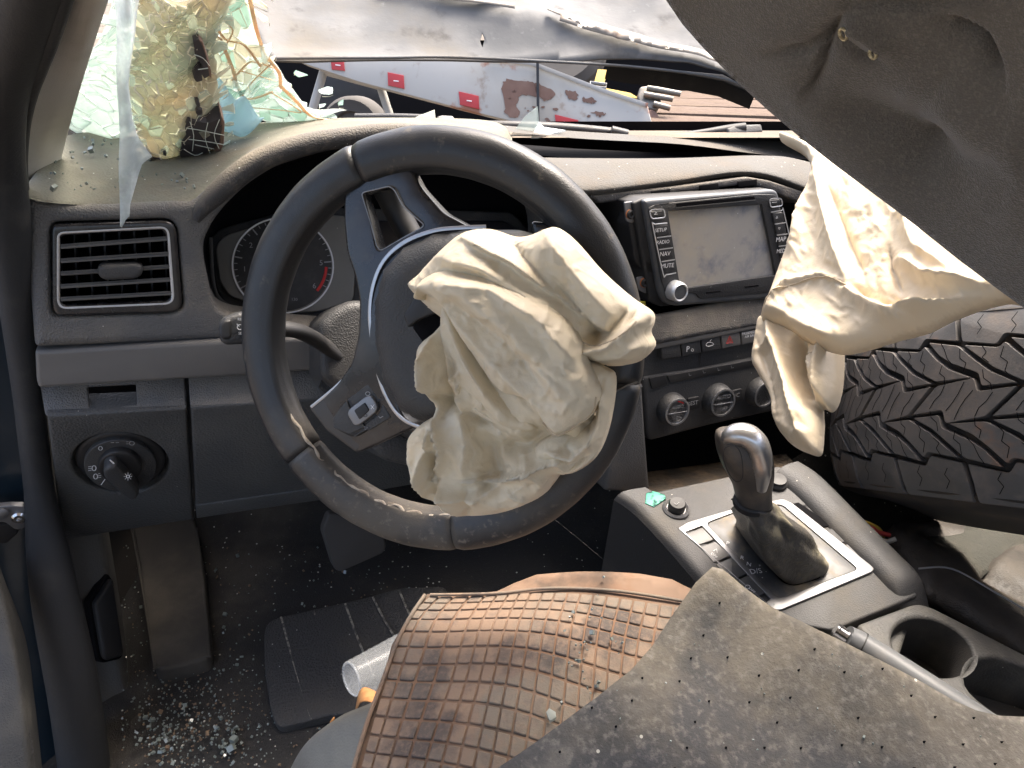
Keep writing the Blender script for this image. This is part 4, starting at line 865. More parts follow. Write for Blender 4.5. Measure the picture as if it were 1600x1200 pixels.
# silver strap over the knob's top and right side
cs_ = [(1132, 688, .606), (1143, 680, .604), (1163, 679, .602), (1179, 689, .598), (1188, 706, .594), (1191, 732, .592), (1189, 764, .594)]
tube('silver_trim', [W(*p) for p in cs_], [.005, .0105, .0125, .0125, .0115, .0105, .006], m_knob, gl, seg=16, asp=.9)
line('knob_inset', [(1133, 700), (1130, 715), (1138, 738), (1150, 752), (1160, 745), (1158, 712), (1148, 696)], Pl((1130, 700, .586), (1160, 700, .586), (1145, 745, .582)), .001, m_black, gl, closed=True, n=4)
lathe('knob_collar', W(1176, 779, .612), np.array([.03, .05, -1.]), [(.0175, 0), (.0195, .002), (.0195, .008), (.017, .010)], m_black, gl, seg=28)
base = np.array([gz(*p, .004) for p in crs([(1150, 826), (1168, 810), (1205, 806), (1240, 824), (1270, 856), (1291, 884), (1284, 902), (1244, 916), (1222, 910), (1196, 880)], 4, True)])
n = len(base)
top = np.array(ring(1178, 787, .612, .0195, .0195, (.1,), n=n))
cb = base.mean(0)
def al(A, ref): # align start index by angle
    c = A.mean(0); an = [math.atan2((p-c)[1], (p-c)[0]) for p in A]; k = int(np.argmin(np.abs(np.array(an)-ref))); A = np.roll(A, -k, 0)
    an = [math.atan2((p-c)[1], (p-c)[0]) for p in A[:4]]
    return A if (an[1]-an[0]+math.pi) % (2*math.pi) > math.pi else A[::-1]
base = al(base, 0.); top = al(top, 0.)
rows = []
rr_ = np.random.default_rng(5)
for k in range(31):
    t = k/30; s = t*t*(3-2*t)
    c = top.mean(0)*(1-s)+cb*s; A = (top-top.mean(0)); B = (base-cb)
    f = s**1.0; R = A*(1-f)+B*f; row = c+R*(1+.10*math.sin(math.pi*t))
    row[:, 2] += -.012*math.sin(math.pi*t)*0
    for j in range(n):
        th = 2*math.pi*j/n; d = R[j]/max(np.linalg.norm(R[j]), 1e-6)
        w = .0055*math.sin(th*3+t*5)+.0025*math.sin(th*5-t*9+1)+.002*math.sin(th*2+t*16)+.0015*math.sin(th*9+t*21)
        row[j] = row[j]+d*w*math.sin(math.pi*min(1, t*1.05))**.8
    rows.append(row)
m_gait = M('dusty_gaiter', (.07, .066, .058), .5, layers=[((.36, .32, .21), 22, .46, .64, .85, (-.3, .7)), ((.22, .19, .13), 120, .5, .75, .5, 0)], bumps=[('noise', 200, .0012), ('grain', 700, .0002)])
grid_mesh('gaiter', rows, m_gait, gl, closed=True, smooth=180)

hb = thing('handbrake_lever', 'grey handbrake lever with chrome release button beside the cup holders', 'handbrake', W(1400, 1040, .53))
m_hb = M('handbrake_grip', (.12, .125, .13), .38, layers=[((.25, .23, .2), 20, .5, .8, .4, 0)])
tube('grip', [W(1322, 996, .545), W(1345, 1010, .538), W(1400, 1046, .515), W(1470, 1092, .485), (W(1560, 1150, .45))], [.0135, .0155, .0165, .017, .017], m_hb, hb, seg=20)
tube('release_button', [W(1304, 984, .552), W(1322, 996, .545)], .0085, m_chrome, hb, seg=18, n=1)
tube('release_collar', [W(1306, 985, .5515), W(1309, 987, .5505)], .0088, m_black, hb, seg=18, n=1)
tube('grip_seam', [W(1344, 1009.5, .5382), W(1346, 1010.7, .5374)], .0162, m_black, hb, seg=20, n=1)
# ------------------------------------------------------------------ passenger airbag
pa = thing('passenger_airbag', 'sunlit cream passenger airbag spilling from the dashboard over the big tyre', 'airbag', W(1230, 230, 1.05))
PA = Pl((1230, 215, 1.04), (1575, 472, .62), (1190, 570, .74))
rg = np.random.default_rng(23)
pmain = [(1218, 218), (1222, 207), (1236, 210), (1262, 222), (1310, 250), (1400, 300), (1500, 370), (1640, 450), (1600, 472), (1575, 472), (1540, 482), (1490, 500), (1450, 517), (1400, 530), (1350, 545), (1320, 551), (1290, 546), (1255, 530), (1230, 512), (1200, 505), (1190, 508), (1200, 470), (1225, 400), (1248, 340), (1272, 286), (1268, 262), (1256, 242)]
bag('main_panel', pmain, .030, 26, .022,
    [([(1262, 235), (1280, 280), (1265, 330), (1250, 400)], .010, 10, 1.5), ([(1290, 262), (1300, 330), (1320, 400), (1345, 470)], .012, 13, 1.5), ([(1300, 290), (1340, 400), (1360, 440)], -.008, 7, 1.3),
     ([(1340, 470), (1400, 500), (1470, 495), (1570, 470)], .016, 15, 1.6, -1), ([(1420, 420), (1460, 450), (1550, 462)], .012, 9, 1.4), ([(1400, 400), (1402, 430), (1420, 470)], -.006, 5, 1.2), ([(1420, 330), (1440, 400), (1500, 440)], .008, 12, 1.4),
     ([(1215, 480), (1240, 455), (1300, 445), (1340, 462)], .006, 5, 1.3), ([(1345, 462), (1380, 490), (1450, 510)], -.008, 8, 1.3), ([(1210, 490), (1255, 520), (1320, 545)], .008, 12, 1.5), ([(1240, 225), (1256, 240), (1290, 250)], .006, 7, 1.4)],
    [((1220, 250, 1560, 520), 110, 70, 40, 26, .0020, 4), ((1230, 320, 1400, 460), 70, 20, 60, 14, .0018, 2.5)], 4.5, plane=PA, mat=m_air2, par=pa)
ptail = [(1190, 500), (1215, 492), (1255, 505), (1290, 520), (1312, 530), (1315, 560), (1313, 600), (1306, 628), (1296, 640), (1282, 636), (1284, 660), (1283, 690), (1278, 708), (1262, 706), (1240, 696), (1222, 680), (1210, 655), (1206, 625), (1190, 595), (1178, 572), (1180, 545), (1184, 520)]
bag('hanging_tail', ptail, .012, 20, .026,
    [([(1215, 510), (1230, 560), (1250, 620), (1265, 690)], .012, 9, 1.4), ([(1262, 530), (1262, 590), (1280, 640)], -.022, 9, 1.5), ([(1300, 545), (1292, 590), (1285, 635)], .010, 7, 1.4), ([(1195, 540), (1215, 600), (1225, 660)], -.006, 6, 1.3),
     ([(1270, 560), (1280, 590), (1275, 620)], .006, 4, 1.3), ([(1265, 650), (1280, 680), (1262, 700)], .006, 6, 1.4), ([(1190, 560), (1230, 550)], .005, 6, 1.3)],
    [((1185, 510, 1300, 700), 60, 60, 35, 18, .0022, 3)], 3.5, plane=PA.shift(-.006), mat=m_air2, par=pa)
def seam(key, pts, par, w=.0010):
    pl_, hf_ = BAGH[key]; P = crs(pts, 10); P = P[:, :2]
    V = hits(pl_, P[:, 0], P[:, 1])+(hf_(P[:, 0], P[:, 1])+.0004)[:, None]*pl_.n
    tube('seam', V, w, m_seam, par, seg=5, n=1, up=pl_.n)
rg = np.random.default_rng(99)


# ------------------------------------------------------------------ torn roof lining sheet
hl = thing('roof_lining', 'dark taupe fabric roof lining sheet hanging diagonally across the upper right corner', 'roof lining', W(1500, 100, .46))
HP = Pl((1040, 0, .60), (1600, 478, .50), (1500, 0, .46))
m_fab = M('taupe_fabric', (.105, .096, .083), .95, layers=[((.145, .132, .112), 6, .35, .7, .5, 0), ((.05, .045, .04), 9, .55, .8, .4, 0), ((.2, .18, .155), 420, .45, .7, .5, 0)], bumps=[('cell', 800, .0007), ('noise', 120, .0006)], sheen=.3)
ho = [(1010, -60), (1040, 0), (1066, 38), (1100, 76), (1152, 128), (1198, 170), (1245, 210), (1300, 254), (1365, 303), (1430, 352), (1500, 407), (1560, 452), (1612, 490), (1760, 600), (1900, 640), (1900, -300), (1040, -300)]
slot1 = ell(1329, 38, 5.5, 9, 12, rot=-18); slot2 = ell(1372, 73, 5, 7.5, 12, rot=-18)
def hfun(X, Y):
    rgl = np.random.default_rng(3)
    f = [([(1300, 38), (1284, 90), (1258, 150)], -.010, 9, 1.4, 1), ([(1210, 76), (1260, 72), (1290, 52), (1330, 8)], -.008, 9, 1.4), ([(1305, 45), (1345, 85), (1372, 100)], -.005, 5, 1.4), ([(1318, 25), (1360, 50), (1392, 85)], .006, 16, 2),
         ([(1480, 40), (1530, 70), (1565, 125)], -.012, 18, 1.5, -1), ([(1280, 160), (1400, 215), (1440, 260), (1420, 310)], -.010, 40, 2), ([(1230, 130), (1300, 230), (1400, 320)], .008, 40, 2), ([(1330, 0), (1450, 15), (1600, 0)], -.008, 9, 1.3),
         ([(1450, 150), (1600, 260)], .010, 60, 2), ([(1420, 240), (1500, 260), (1600, 240)], -.007, 40, 1.8), ([(1340, 270), (1420, 260), (1460, 210)], -.006, 24, 1.6)]
    return np.clip(edge_d(X, Y, ho)/90, .04, 1)*(folds(X, Y, f)+.006*np.sin(X/90+Y/130)+creases(X, Y, (1050, -50, 1700, 450), 18, 60, 50, 90, .0022, 18, rgl))
relief('fabric_sheet', ho, HP, hfun, 7, m_fab, hl, thick=.003, holes=(slot1, slot2))
m_brass = M('eyelet_brass', (.72, .66, .45), .35, .7, layers=[((.3, .22, .12), 300, .4, .6, .8, 0)])
for e in (slot1, slot2):
    cx, cy = np.mean([p[0] for p in e]), np.mean([p[1] for p in e]); hh = float(hfun(np.array([cx]), np.array([cy]))[0])
    eb = slab('clip', [rnd([(cx-5, cy-9), (cx+3, cy-10), (cx+6, cy+2), (cx+7, cy+8), (cx-1, cy+10), (cx-5, cy)], 3)], HP, hh-.010, hh-.004, m_brass, hl, bev=.001)
    tube('eyelet', [HP.hit(*p)+HP.n*(hh+.0002) for p in e], .0011, m_brass, hl, seg=6, n=1, closed=True)

# ------------------------------------------------------------------ mats on the driver's seat
sd = thing('car_seat', 'pale dusty driver seat cushion just showing under the rubber mats', 'seat', W(700, 1150, .30))
m_seat = M('dusty_seat_leather', (.12, .115, .10), .55, layers=[((.28, .27, .22), 7, .35, .7, .6, 0)], bumps=[('grain', 500, .0004)])
surf('seat_cushion', [[(440, 1230, .43), (475, 1165, .44), (530, 1120, .455), (600, 1085, .47), (660, 1010, .505), (800, 960, .52), (1100, 960, .50)],
                      [(480, 1260, .40), (500, 1190, .42), (560, 1140, .43), (640, 1110, .44), (700, 1050, .46), (820, 1010, .47), (1150, 1010, .46)],
                      [(500, 1500, .30), (540, 1400, .32), (600, 1350, .33), (700, 1300, .33), (760, 1250, .34), (900, 1250, .34), (1300, 1300, .33)]], m_seat, sd, thick=.05)
bm = thing('grid_rubber_mat', 'rust brown rubber floor mat with square grid pads thrown on the driver seat', 'floor mat', W(800, 1050, .42))
BM = Pl((670, 930, .535), (1080, 930, .515), (600, 1200, .355))
m_bmat = M('rusty_rubber', (.175, .148, .118), .92, spec=.2, layers=[((.29, .185, .12), 8, .48, .64, .6, 0), ((.075, .065, .06), 11, .52, .62, .85, 0), ((.27, .23, .18), 5, .5, .75, .4, 0), ((.12, .10, .085), 40, .5, .66, .6, 0), ((.24, .17, .125), 220, .45, .7, .5, 0)], bumps=[('noise', 500, .0004)])
m_bmat2 = M('rusty_rubber_groove', (.19, .125, .085), .9, layers=[((.17, .09, .05), 11, .42, .62, .6, 0), ((.06, .045, .035), 14, .5, .7, .8, 0)])
def bmh(X, Y): return .004*np.sin((X-700)/95)*np.sin((Y-900)/120)+.003*np.exp(-((Y-1010)/60)**2)*np.sin(X/120)+.004*np.sin(X/60+Y/80)
bmo = [(667, 925), (720, 924), (776, 922), (803, 910), (838, 898), (900, 897), (1000, 898), (1050, 903), (1090, 920), (1180, 960), (1260, 985), (1305, 1010), (1325, 1040), (1230, 1090), (1000, 1220), (900, 1300), (480, 1300), (548, 1200), (570, 1120), (592, 1060), (610, 1000), (626, 975), (632, 968), (648, 950)]
relief('mat_base', bmo, BM, bmh, 12, m_bmat2, bm, thick=.004)
def zz(x, y): return np.array([500+x/2.667, 750+y/2.667])
net = np.array([[zz(*p) for p in r] for r in (
    [(456, 476), (700, 474), (900, 480), (1120, 492), (1350, 507), (1560, 520)],
    [(350, 590), (625, 600), (850, 625), (1080, 660), (1310, 700), (1540, 730)],
    [(268, 810), (560, 845), (800, 885), (1050, 950), (1280, 1000), (1520, 1040)],
    [(190, 1080), (470, 1140), (740, 1200), (1000, 1260), (1240, 1320), (1500, 1370)],
    [(135, 1330), (410, 1400), (680, 1460), (950, 1530), (1200, 1600), (1450, 1650)])])
NC, NR = 21, 14
def netp(u, v):
    u = np.clip(u, 0, .9999)*5; v = np.clip(v, 0, .9999)*4; i, j = int(u), int(v); fu, fv = u-i, v-j
    def cr(a, b, c, d, t): return .5*((2*b)+(-a+c)*t+(2*a-5*b+4*c-d)*t*t+(-a+3*b-3*c+d)*t**3)
    R = []
    for jj in range(j-1, j+3):
        q = net[min(max(jj, 0), 4)]; R.append(cr(q[max(i-1, 0)], q[i], q[i+1], q[min(i+2, 5)], fu))
    if j == 0: R[0] = 2*R[1]-R[2]
    if j == 3: R[3] = 2*R[2]-R[1]
    return cr(*R, fv)
dm_o = [(1103, 900), (1118, 904), (1150, 928), (1200, 962), (1265, 995), (1330, 1024), (1385, 1047), (1440, 1070), (1490, 1094), (1530, 1108), (1570, 1114), (1620, 1114), (1800, 1120), (1800, 1420), (600, 1420), (700, 1270), (782, 1196), (850, 1148), (930, 1092), (985, 1048), (1020, 1008), (1050, 962), (1080, 920)]
ds = np.random.default_rng(9)
for r in range(NR):
    for c in range(NC):
        u0, u1, v0, v1 = (c+.07)/NC, (c+.93)/NC, (r+.07)/NR, (r+.93)/NR
        qp = [netp(u0, v0), netp(u1, v0), netp(u1, v1), netp(u0, v1)]; cen = np.mean(qp, 0)
        if inside(np.array([cen]), offset(np.array(dm_o)[::-1], -25) if area(dm_o) < 0 else offset(np.array(dm_o), 25))[0] and inside(np.array([cen]), np.array(dm_o))[0]:
            d_, _, _ = segdist(cen[:1], cen[1:], dm_o+[dm_o[0]])
            if d_[0] > 30: continue
        if cen[1] > 1225: continue
        q = np.array(rnd(qp, 2.2, 2)); top = cen+(q-cen)*.90
        hh = .0016+ds.uniform(-.0003, .0003)
        hq = bmh(q[:, 0], q[:, 1]); ht = bmh(top[:, 0], top[:, 1])
        n_ = len(q)
        V = np.concatenate([hits(BM, q[:, 0], q[:, 1])+(hq-.001)[:, None]*BM.n, hits(BM, q[:, 0], q[:, 1])+(hq+hh*.6)[:, None]*BM.n, hits(BM, top[:, 0], top[:, 1])+(ht+hh)[:, None]*BM.n])
        F = [(k*n_+j, k*n_+(j+1) % n_, (k+1)*n_+(j+1) % n_, (k+1)*n_+j) for k in range(2) for j in range(n_)]+[tuple(range(2*n_, 3*n_))]
        add('grid_pad', V, F, m_bmat, bm, 30)
tube('mat_rim', [BM.hit(x, y)+BM.n*(.003+float(bmh(np.array([x*1.]), np.array([y*1.]))[0])) for x, y in ((672, 929), (776, 929), (860, 927), (960, 930), (1060, 937), (1120, 948))], .0016, m_bmat, bm, seg=8)
tube('mat_rim', [BM.hit(x, y)+BM.n*(.003+float(bmh(np.array([x*1.]), np.array([y*1.]))[0])) for x, y in ((664, 929), (640, 962), (618, 1000), (596, 1058), (573, 1120), (549, 1205))], .002, m_bmat, bm, seg=8)
for k in range(9):   # ribs on the far corner of the mat, right of the dark one
    x = 1222+k*10; tube('mat_rib', [BM.hit(x, 966+k*4.5)+BM.n*.004, BM.hit(x+7, 984+k*4.5)+BM.n*.006], .0012, m_bmat, bm, seg=5, n=1)
dm = thing('dark_rubber_mat', 'dark grey rubber floor mat lying upside down with small nibs, across the lower right', 'floor mat', W(1200, 1100, .40))
DM = Pl((1103, 902, .50), (1600, 1114, .405), (800, 1190, .335))
m_dmat = M('dirty_grey_rubber', (.088, .080, .067), .72, layers=[((.17, .148, .112), 3.5, .42, .62, .75, 0), ((.06, .062, .066), 4.5, .5, .62, .8, 0), ((.055, .055, .052), 14, .5, .68, .6, 0), ((.18, .168, .145), 26, .52, .74, .5, 0), ((.24, .22, .19), 150, .48, .7, .5, 0)], bumps=[('noise', 400, .0006), ('noise', 60, .001)], specks=((.5, .48, .4), 90, .12, .1))
def dmh(X, Y): return .010*np.sin((X-1000)/150)*np.cos((Y-1000)/110)+.006*np.sin(X/70-Y/60)+.010*np.exp(-(((X-1103)**2+(Y-905)**2)/60**2))
relief('mat_sheet', dm_o, DM.shift(.014), dmh, 10, m_dmat, dm, thick=.004)
V, F = [], []
for j in range(16):
    for i in range(26):
        x = 760+i*62+(j % 2)*31+j*13; y = 925+j*36-i*1.5+ds.uniform(-5, 5)
        x += ds.uniform(-6, 6); P_ = np.array([[x, y]])
        if ds.random() < .25 or y > 1215 or x > 1620 or not inside(P_, np.array(dm_o))[0]: continue
        d_, _, _ = segdist(P_[:, 0], P_[:, 1], dm_o+[dm_o[0]])
        if d_[0] < 9: continue
        c = hits(DM.shift(.014), P_[:, 0], P_[:, 1])[0]+DM.n*float(dmh(P_[:, 0], P_[:, 1])[0]); b0_ = len(V)
        for k in range(6): V.append(c+DM.u*.0011*math.cos(k*math.pi/3)+DM.v*.0011*math.sin(k*math.pi/3)-DM.n*.0003)
        V.append(c+DM.n*.0032)
        F += [(b0_+k, b0_+(k+1) % 6, b0_+6) for k in range(6)]
add('nibs', V, F, m_void, dm, 0, kind='stuff')

# ------------------------------------------------------------------ footwell
fw = thing('footrest', 'dusty felt covered footrest plate in the dark footwell', 'footrest', W(275, 950, .80))
FP = Pl((225, 860, .905), (320, 850, .925), (240, 1050, .682))
slab('footrest_plate', [rnd([(204, 800), (300, 795), (318, 880), (331, 1020), (326, 1034), (252, 1052), (243, 1046), (238, 1030), (222, 900)], 9)], FP, -.03, .008, m_foot, fw, bev=.006)
line('plate_edge', [(208, 830), (226, 930), (243, 1040), (249, 1047), (322, 1030), (327, 1020), (316, 900), (308, 830)], FP, .004, m_foot, fw, h=.008, n=4)
hm = thing('heel_mat', 'black textured heel mat with pale dirty ribs on the footwell carpet', 'floor mat', W(520, 1030, .80))
HM = Pl((430, 990, .757), (640, 930, .83), (440, 1130, .612))
slab('heel_pad', [rnd([(413, 985), (424, 970), (560, 938), (625, 920), (700, 920), (700, 1020), (640, 1120), (520, 1120), (436, 1140), (425, 1120), (414, 1050)], 14)], HM, -.01, .004, m_matfloor, hm, bev=.003, hf=lambda u, v: .002*np.sin(u*30), grid=.02)
m_rib = M('dirty_rib', (.26, .24, .19), .8, layers=[((.04, .04, .04), 120, .4, .6, .9, 0)])
for a, b in (((440, 967), (487, 1128)), ((491, 958), (538, 1110)), ((540, 946), (585, 1060)), ((583, 936), (625, 1010)), ((624, 925), (660, 1000))): line('rib', [a, ((a[0]+b[0])/2-2, (a[1]+b[1])/2), b], HM, .0035, m_rib, hm, h=.0045, n=4)
m_ped = M('pedal_rubber', (.06, .055, .05), .8)
pd = thing('brake_pedal', 'black brake pedal pad with crossed grooves under the wheel rim', 'pedal', W(550, 860, 1.0))
PD = Pl((510, 830, .86), (600, 840, .89), (525, 885, .845))
slab('pedal_pad', [rnd([(502, 828), (512, 800), (590, 810), (602, 850), (598, 862), (530, 892), (520, 886)], 7)], PD, -.01, .006, m_ped, pd, bev=.003)
for k in range(7):
    line('groove', [(508+k*14, 822+k*2), (530+k*11, 886-k*5)], PD, .001, m_beam, pd, h=.0055); line('groove', [(508+k*3, 835+k*8), (560+k*8, 812+k*8)], PD, .001, m_beam, pd, h=.0055) if k < 6 else None
tube('pedal_arm', [PD.hit(555, 840)-PD.n*.01, PD.hit(575, 780)-PD.n*.03, W(600, 700, 1.05)], .012, m_black, pd, seg=8)
cup = thing('plastic_cup', 'crushed clear plastic cup lying beside the brown mat', 'cup', W(580, 1045, .52))
m_cup = M('cloudy_plastic', (.75, .78, .80), .2, transl=.4, trans=(.78, (.97, .98, 1)))
A, B = W(549, 1061, .545), W(650, 1018, .60)
ax = (B-A)/np.linalg.norm(B-A); prof = []
for k in range(24): t = k/23; prof.append((.0195+.011*t+(.0007 if k % 2 else 0), t*.105))
lathe('cup_wall', A, ax, [(0, .001), (.018, 0)]+prof, m_cup, cup, seg=30, smooth=60)
tube('cup_base_ring', [A+.0195*(math.cos(t)*np.cross(ax, [0, 0, 1])+math.sin(t)*np.cross(ax, np.cross(ax, [0, 0, 1]))) for t in np.linspace(0, 6.28, 20, endpoint=False)], .0012, m_cup, cup, seg=6, n=1, closed=True)
m_leaf = M('dry_leaf', (.35, .17, .06), .7, layers=[((.2, .09, .03), 60, .4, .7, .8, 0)])
for nm, o_, lb, y in (('dry_leaf', [(553, 1106), (560, 1088), (575, 1080), (592, 1082), (586, 1098), (566, 1104)], 'curled orange brown dry leaf between the cup and the seat edge', .50), ('dry_leaf', [(505, 1138), (516, 1118), (520, 1120), (512, 1136)], 'thin dark dry leaf sliver standing near the seat corner on the floor', .52)):
    lo_ = crs(o_, 4, True); cx = np.mean(lo_[:, 0]); lf = Pl((o_[0][0], o_[0][1], y), (o_[2][0]+5, o_[2][1], y+.02), (o_[4 % len(o_)][0]-10, o_[4 % len(o_)][1]+8, y-.01)) if len(o_) > 4 else Pl((505, 1138, .52), (518, 1120, .53), (530, 1140, .53))
    q = relief(nm, [tuple(p) for p in lo_], lf, lambda X, Y: .006*np.cos((X-cx)/9), 3, m_leaf, None, thick=.0006); tag(q, lb, 'leaf')
seam('main_panel', [(1196, 500), (1212, 478), (1245, 462), (1300, 450), (1340, 464)], pa)
seam('centre_flap', [(855, 655), (862, 668), (875, 676), (905, 660), (930, 640), (936, 615)], ab, .0008)
#seam('centre_flap', [(690, 432), (760, 446), (830, 480), (885, 520), (915, 570)], ab, .0006)
#seam('upper_lobe', [(745, 372), (812, 410), (870, 455), (925, 495)], ab, .0006)
seam('upper_lobe', [(915, 522), (940, 533), (975, 520), (1000, 498)], ab, .0007)
seam('hanging_tail', [(1262, 548), (1270, 562), (1285, 566)], pa, .0007)
#seam('lower_body', [(674, 490), (672, 560), (684, 600), (705, 640), (700, 700), (688, 760)], ab, .0006)
# ------------------------------------------------------------------ spare tyre on the passenger side
TR, TD = .385, 1.03
tc = CAMP+camv((1772-800)/FOC*TD, (812-600)/FOC*TD, TD)
tv = tc-CAMP; tv /= np.linalg.norm(tv)
tax = UP*.99+RIGHT*.05; tax -= tv*np.dot(tax, tv)*.95; tax /= np.linalg.norm(tax); tc = tc+tax*.112
ta = np.cross(tax, FWD); ta /= np.linalg.norm(ta); tb = np.cross(ta, tax)
ty = thing('spare_tyre', 'large all terrain tyre with chunky dusty tread wedged on the passenger side', 'tyre', tc-tax*.12)
HWD = .098
def crown(w):
    x = abs(w)/HWD; return TR-.010*x**2.4-(.045*max(0, x-1)**1.25 if x > 1 else 0)
def tpt(s, w, h):
    th = s/TR; r = crown(w)+h; return tc+tax*w+ta*r*math.cos(th)+tb*r*math.sin(th)
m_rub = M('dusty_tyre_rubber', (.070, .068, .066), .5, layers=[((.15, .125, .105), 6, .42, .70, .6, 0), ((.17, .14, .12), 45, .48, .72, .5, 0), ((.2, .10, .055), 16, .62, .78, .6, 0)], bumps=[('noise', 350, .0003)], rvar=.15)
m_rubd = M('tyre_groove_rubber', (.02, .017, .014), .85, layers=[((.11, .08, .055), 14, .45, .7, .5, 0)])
prof = [(-.145, .235), (-.135, .26), (-.125, .30), (-.122, .335), (-.115, .358), (-.105, .368)]
ws = list(np.linspace(-HWD*1.03, HWD*1.03, 15))
G = []
NS = 168
for k in range(NS+1):
    th = 2*math.pi*k/NS
    row = []
    for w, r in prof: row.append(tc+tax*w+(ta*math.cos(th)+tb*math.sin(th))*r)
    for w in ws: row.append(tc+tax*w+(ta*math.cos(th)+tb*math.sin(th))*(crown(w)-.010))
    for w, r in prof[::-1]: row.append(tc-tax*w+(ta*math.cos(th)+tb*math.sin(th))*r)
    G.append(row)
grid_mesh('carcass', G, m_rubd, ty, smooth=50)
NP = 25; PT = 2*math.pi*TR/NP
def tblock(name, poly, H=.0102):
    P2 = np.array(poly)
    if area(P2) < 0: P2 = P2[::-1]
    P2 = np.array(rnd(offset(P2, .0026), .003, 2))
    T2 = offset(P2, .0007); n = len(P2); V = [tpt(a, b, -.0105) for a, b in P2]+[tpt(a, b, -.0015+(H-.0102)) for a, b in P2]+[tpt(a, b, H-.0102) for a, b in T2]
    F = [(k*n+j, k*n+(j+1) % n, (k+1)*n+(j+1) % n, (k+1)*n+j) for k in range(2) for j in range(n)]
    P, T, src = cdt([T2]); F += [tuple(2*n+src[i] for i in (t if area(P[t]) > 0 else t[::-1])) for t in T if all(0 <= src[i] < n for i in t)]
    return V, F
HW = HWD
# outlines in (pitch fraction, width fraction); mirrored by half turn for the other shoulder
SG = 1
A_ = [(0, -1.17), (1, -1.17), (1.02, -.95), (1.10, -.68), (.62, -.75), (.55, -.62), (.10, -.68), (.02, -.95)]
B1 = [(.10, -.68), (.55, -.64), (.62, -.72), (.85, -.52), (1.02, -.40), (1.35, -.26), (.85, -.2), (.52, -.36), (.30, -.52)]
B2 = [(.62, -.75), (1.10, -.68), (1.30, -.52), (1.52, -.36), (1.85, -.2), (1.40, -.14), (1.35, -.3), (1.02, -.42), (.85, -.52)]
C1 = [(.85, -.2), (1.35, -.3), (1.40, -.14), (1.85, -.2), (1.5, .2), (1.0, .3), (.95, .14), (.5, .2)]
MR = lambda P: [(2.35-a, -b) for a, b in P]
U = [A_, B1, B2, C1, MR(B1), MR(B2), MR(A_)]
U = [[(SG*a, b) for a, b in P] for P in U]
protos = [tblock('b', [(a*PT, b*HW) for a, b in poly], .0102-(.0012 if i in (0, 6) else 0)) for i, poly in enumerate(U)]
sip = []
meshes = []
for V, F in protos:
    V = np.array(V); me = bpy.data.meshes.new('tread_block'); me.from_pydata([tuple(v-(tc-tax*.12)) for v in V], [], F)
    me.shade_smooth(); me.set_sharp_from_angle(angle=math.radians(35)); me.materials.append(m_rub); meshes.append(me)
from mathutils import Matrix
taxv = Vector(tax); o2 = Vector(tax*.12)
for p in range(NP):
    R_ = Matrix.Rotation(-2*math.pi*p/NP if False else 2*math.pi*p/NP, 4, taxv)
    for me in meshes:
        o = bpy.data.objects.new('tread_block', me); COL.objects.link(o); o.parent = ty
        o.matrix_local = Matrix.Translation(o2) @ R_ @ Matrix.Translation(-o2)
# zigzag sipes, one joined part
V, F = [], []
def sipe(pts, wd=.00045):
    P = np.array(pts); 
    for i in range(len(P)-1):
        a, b = P[i], P[i+1]; t = (b-a)/max(np.linalg.norm(b-a), 1e-9); nn = np.array([-t[1], t[0]])*wd; k = len(V)
        V.extend([tpt(*(a+nn), .00012), tpt(*(b+nn), .00012), tpt(*(b-nn), .00012), tpt(*(a-nn), .00012)]); F.append((k, k+1, k+2, k+3))
for p in range(NP):
    for mr in (0, 1):
        def q(a, b):
            if mr: a, b = 2.35-a, -b
            return ((p+SG*a)*PT, b*HW)
        for c in (.3, .68): sipe([q(c, -.78), q(c+.04, -.86), q(c-.02, -.93), q(c+.03, -1.02)])
        sipe([q(.38, -.64), q(.44, -.56), q(.40, -.50), q(.48, -.44)]); sipe([q(.62, -.62), q(.60, -.50), q(.68, -.44), q(.66, -.34), q(.74, -.26)]); sipe([q(.92, -.42), q(.90, -.33), q(.97, -.28), q(.98, -.19)])
        sipe([q(.86, -.70), q(.92, -.62), q(.98, -.50), q(1.06, -.42)]); sipe([q(1.12, -.62), q(1.14, -.50), q(1.22, -.44), q(1.20, -.34)]); sipe([q(1.42, -.36), q(1.44, -.26), q(1.52, -.20), q(1.54, -.12)])
        sipe([q(.98, -.18), q(.94, -.08), q(.86, .0), q(.80, .1)]); sipe([q(1.22, -.22), q(1.16, -.08), q(1.10, .02), q(1.02, .12)])
add('sipes', V, F, m_void, ty, 0, kind='stuff')

# passenger seat
ps = thing('car_seat', 'dusty black leather passenger seat cushion below the tyre', 'seat', W(1520, 900, .65))
m_ps = M('dusty_black_leather', (.040, .036, .032), .5, layers=[((.15, .125, .095), 7, .38, .68, .7, 0)], bumps=[('grain', 700, .0003), ('noise', 90, .001)])
PSP = Pl((1400, 830, .80), (1640, 900, .74), (1560, 990, .60))
pso = [(1385, 838), (1400, 824), (1440, 820), (1700, 815), (1800, 1080), (1640, 1050), (1560, 1010), (1490, 965), (1430, 930), (1405, 890), (1388, 860)]
relief('seat_bolster', [tuple(p) for p in crs(pso, 3, True)], PSP, lambda X, Y: .0+.035*np.sqrt(np.clip(1-(1-np.clip(edge_d(X, Y, pso)/60, 0, 1))**2, 0, 1))+folds(X, Y, [([(1420, 850), (1500, 880), (1530, 925), (1640, 990)], -.018, 10, 1.5), ([(1530, 905), (1560, 870), (1640, 850)], -.010, 7, 1.4)]), 8, m_ps, ps, thick=.02)
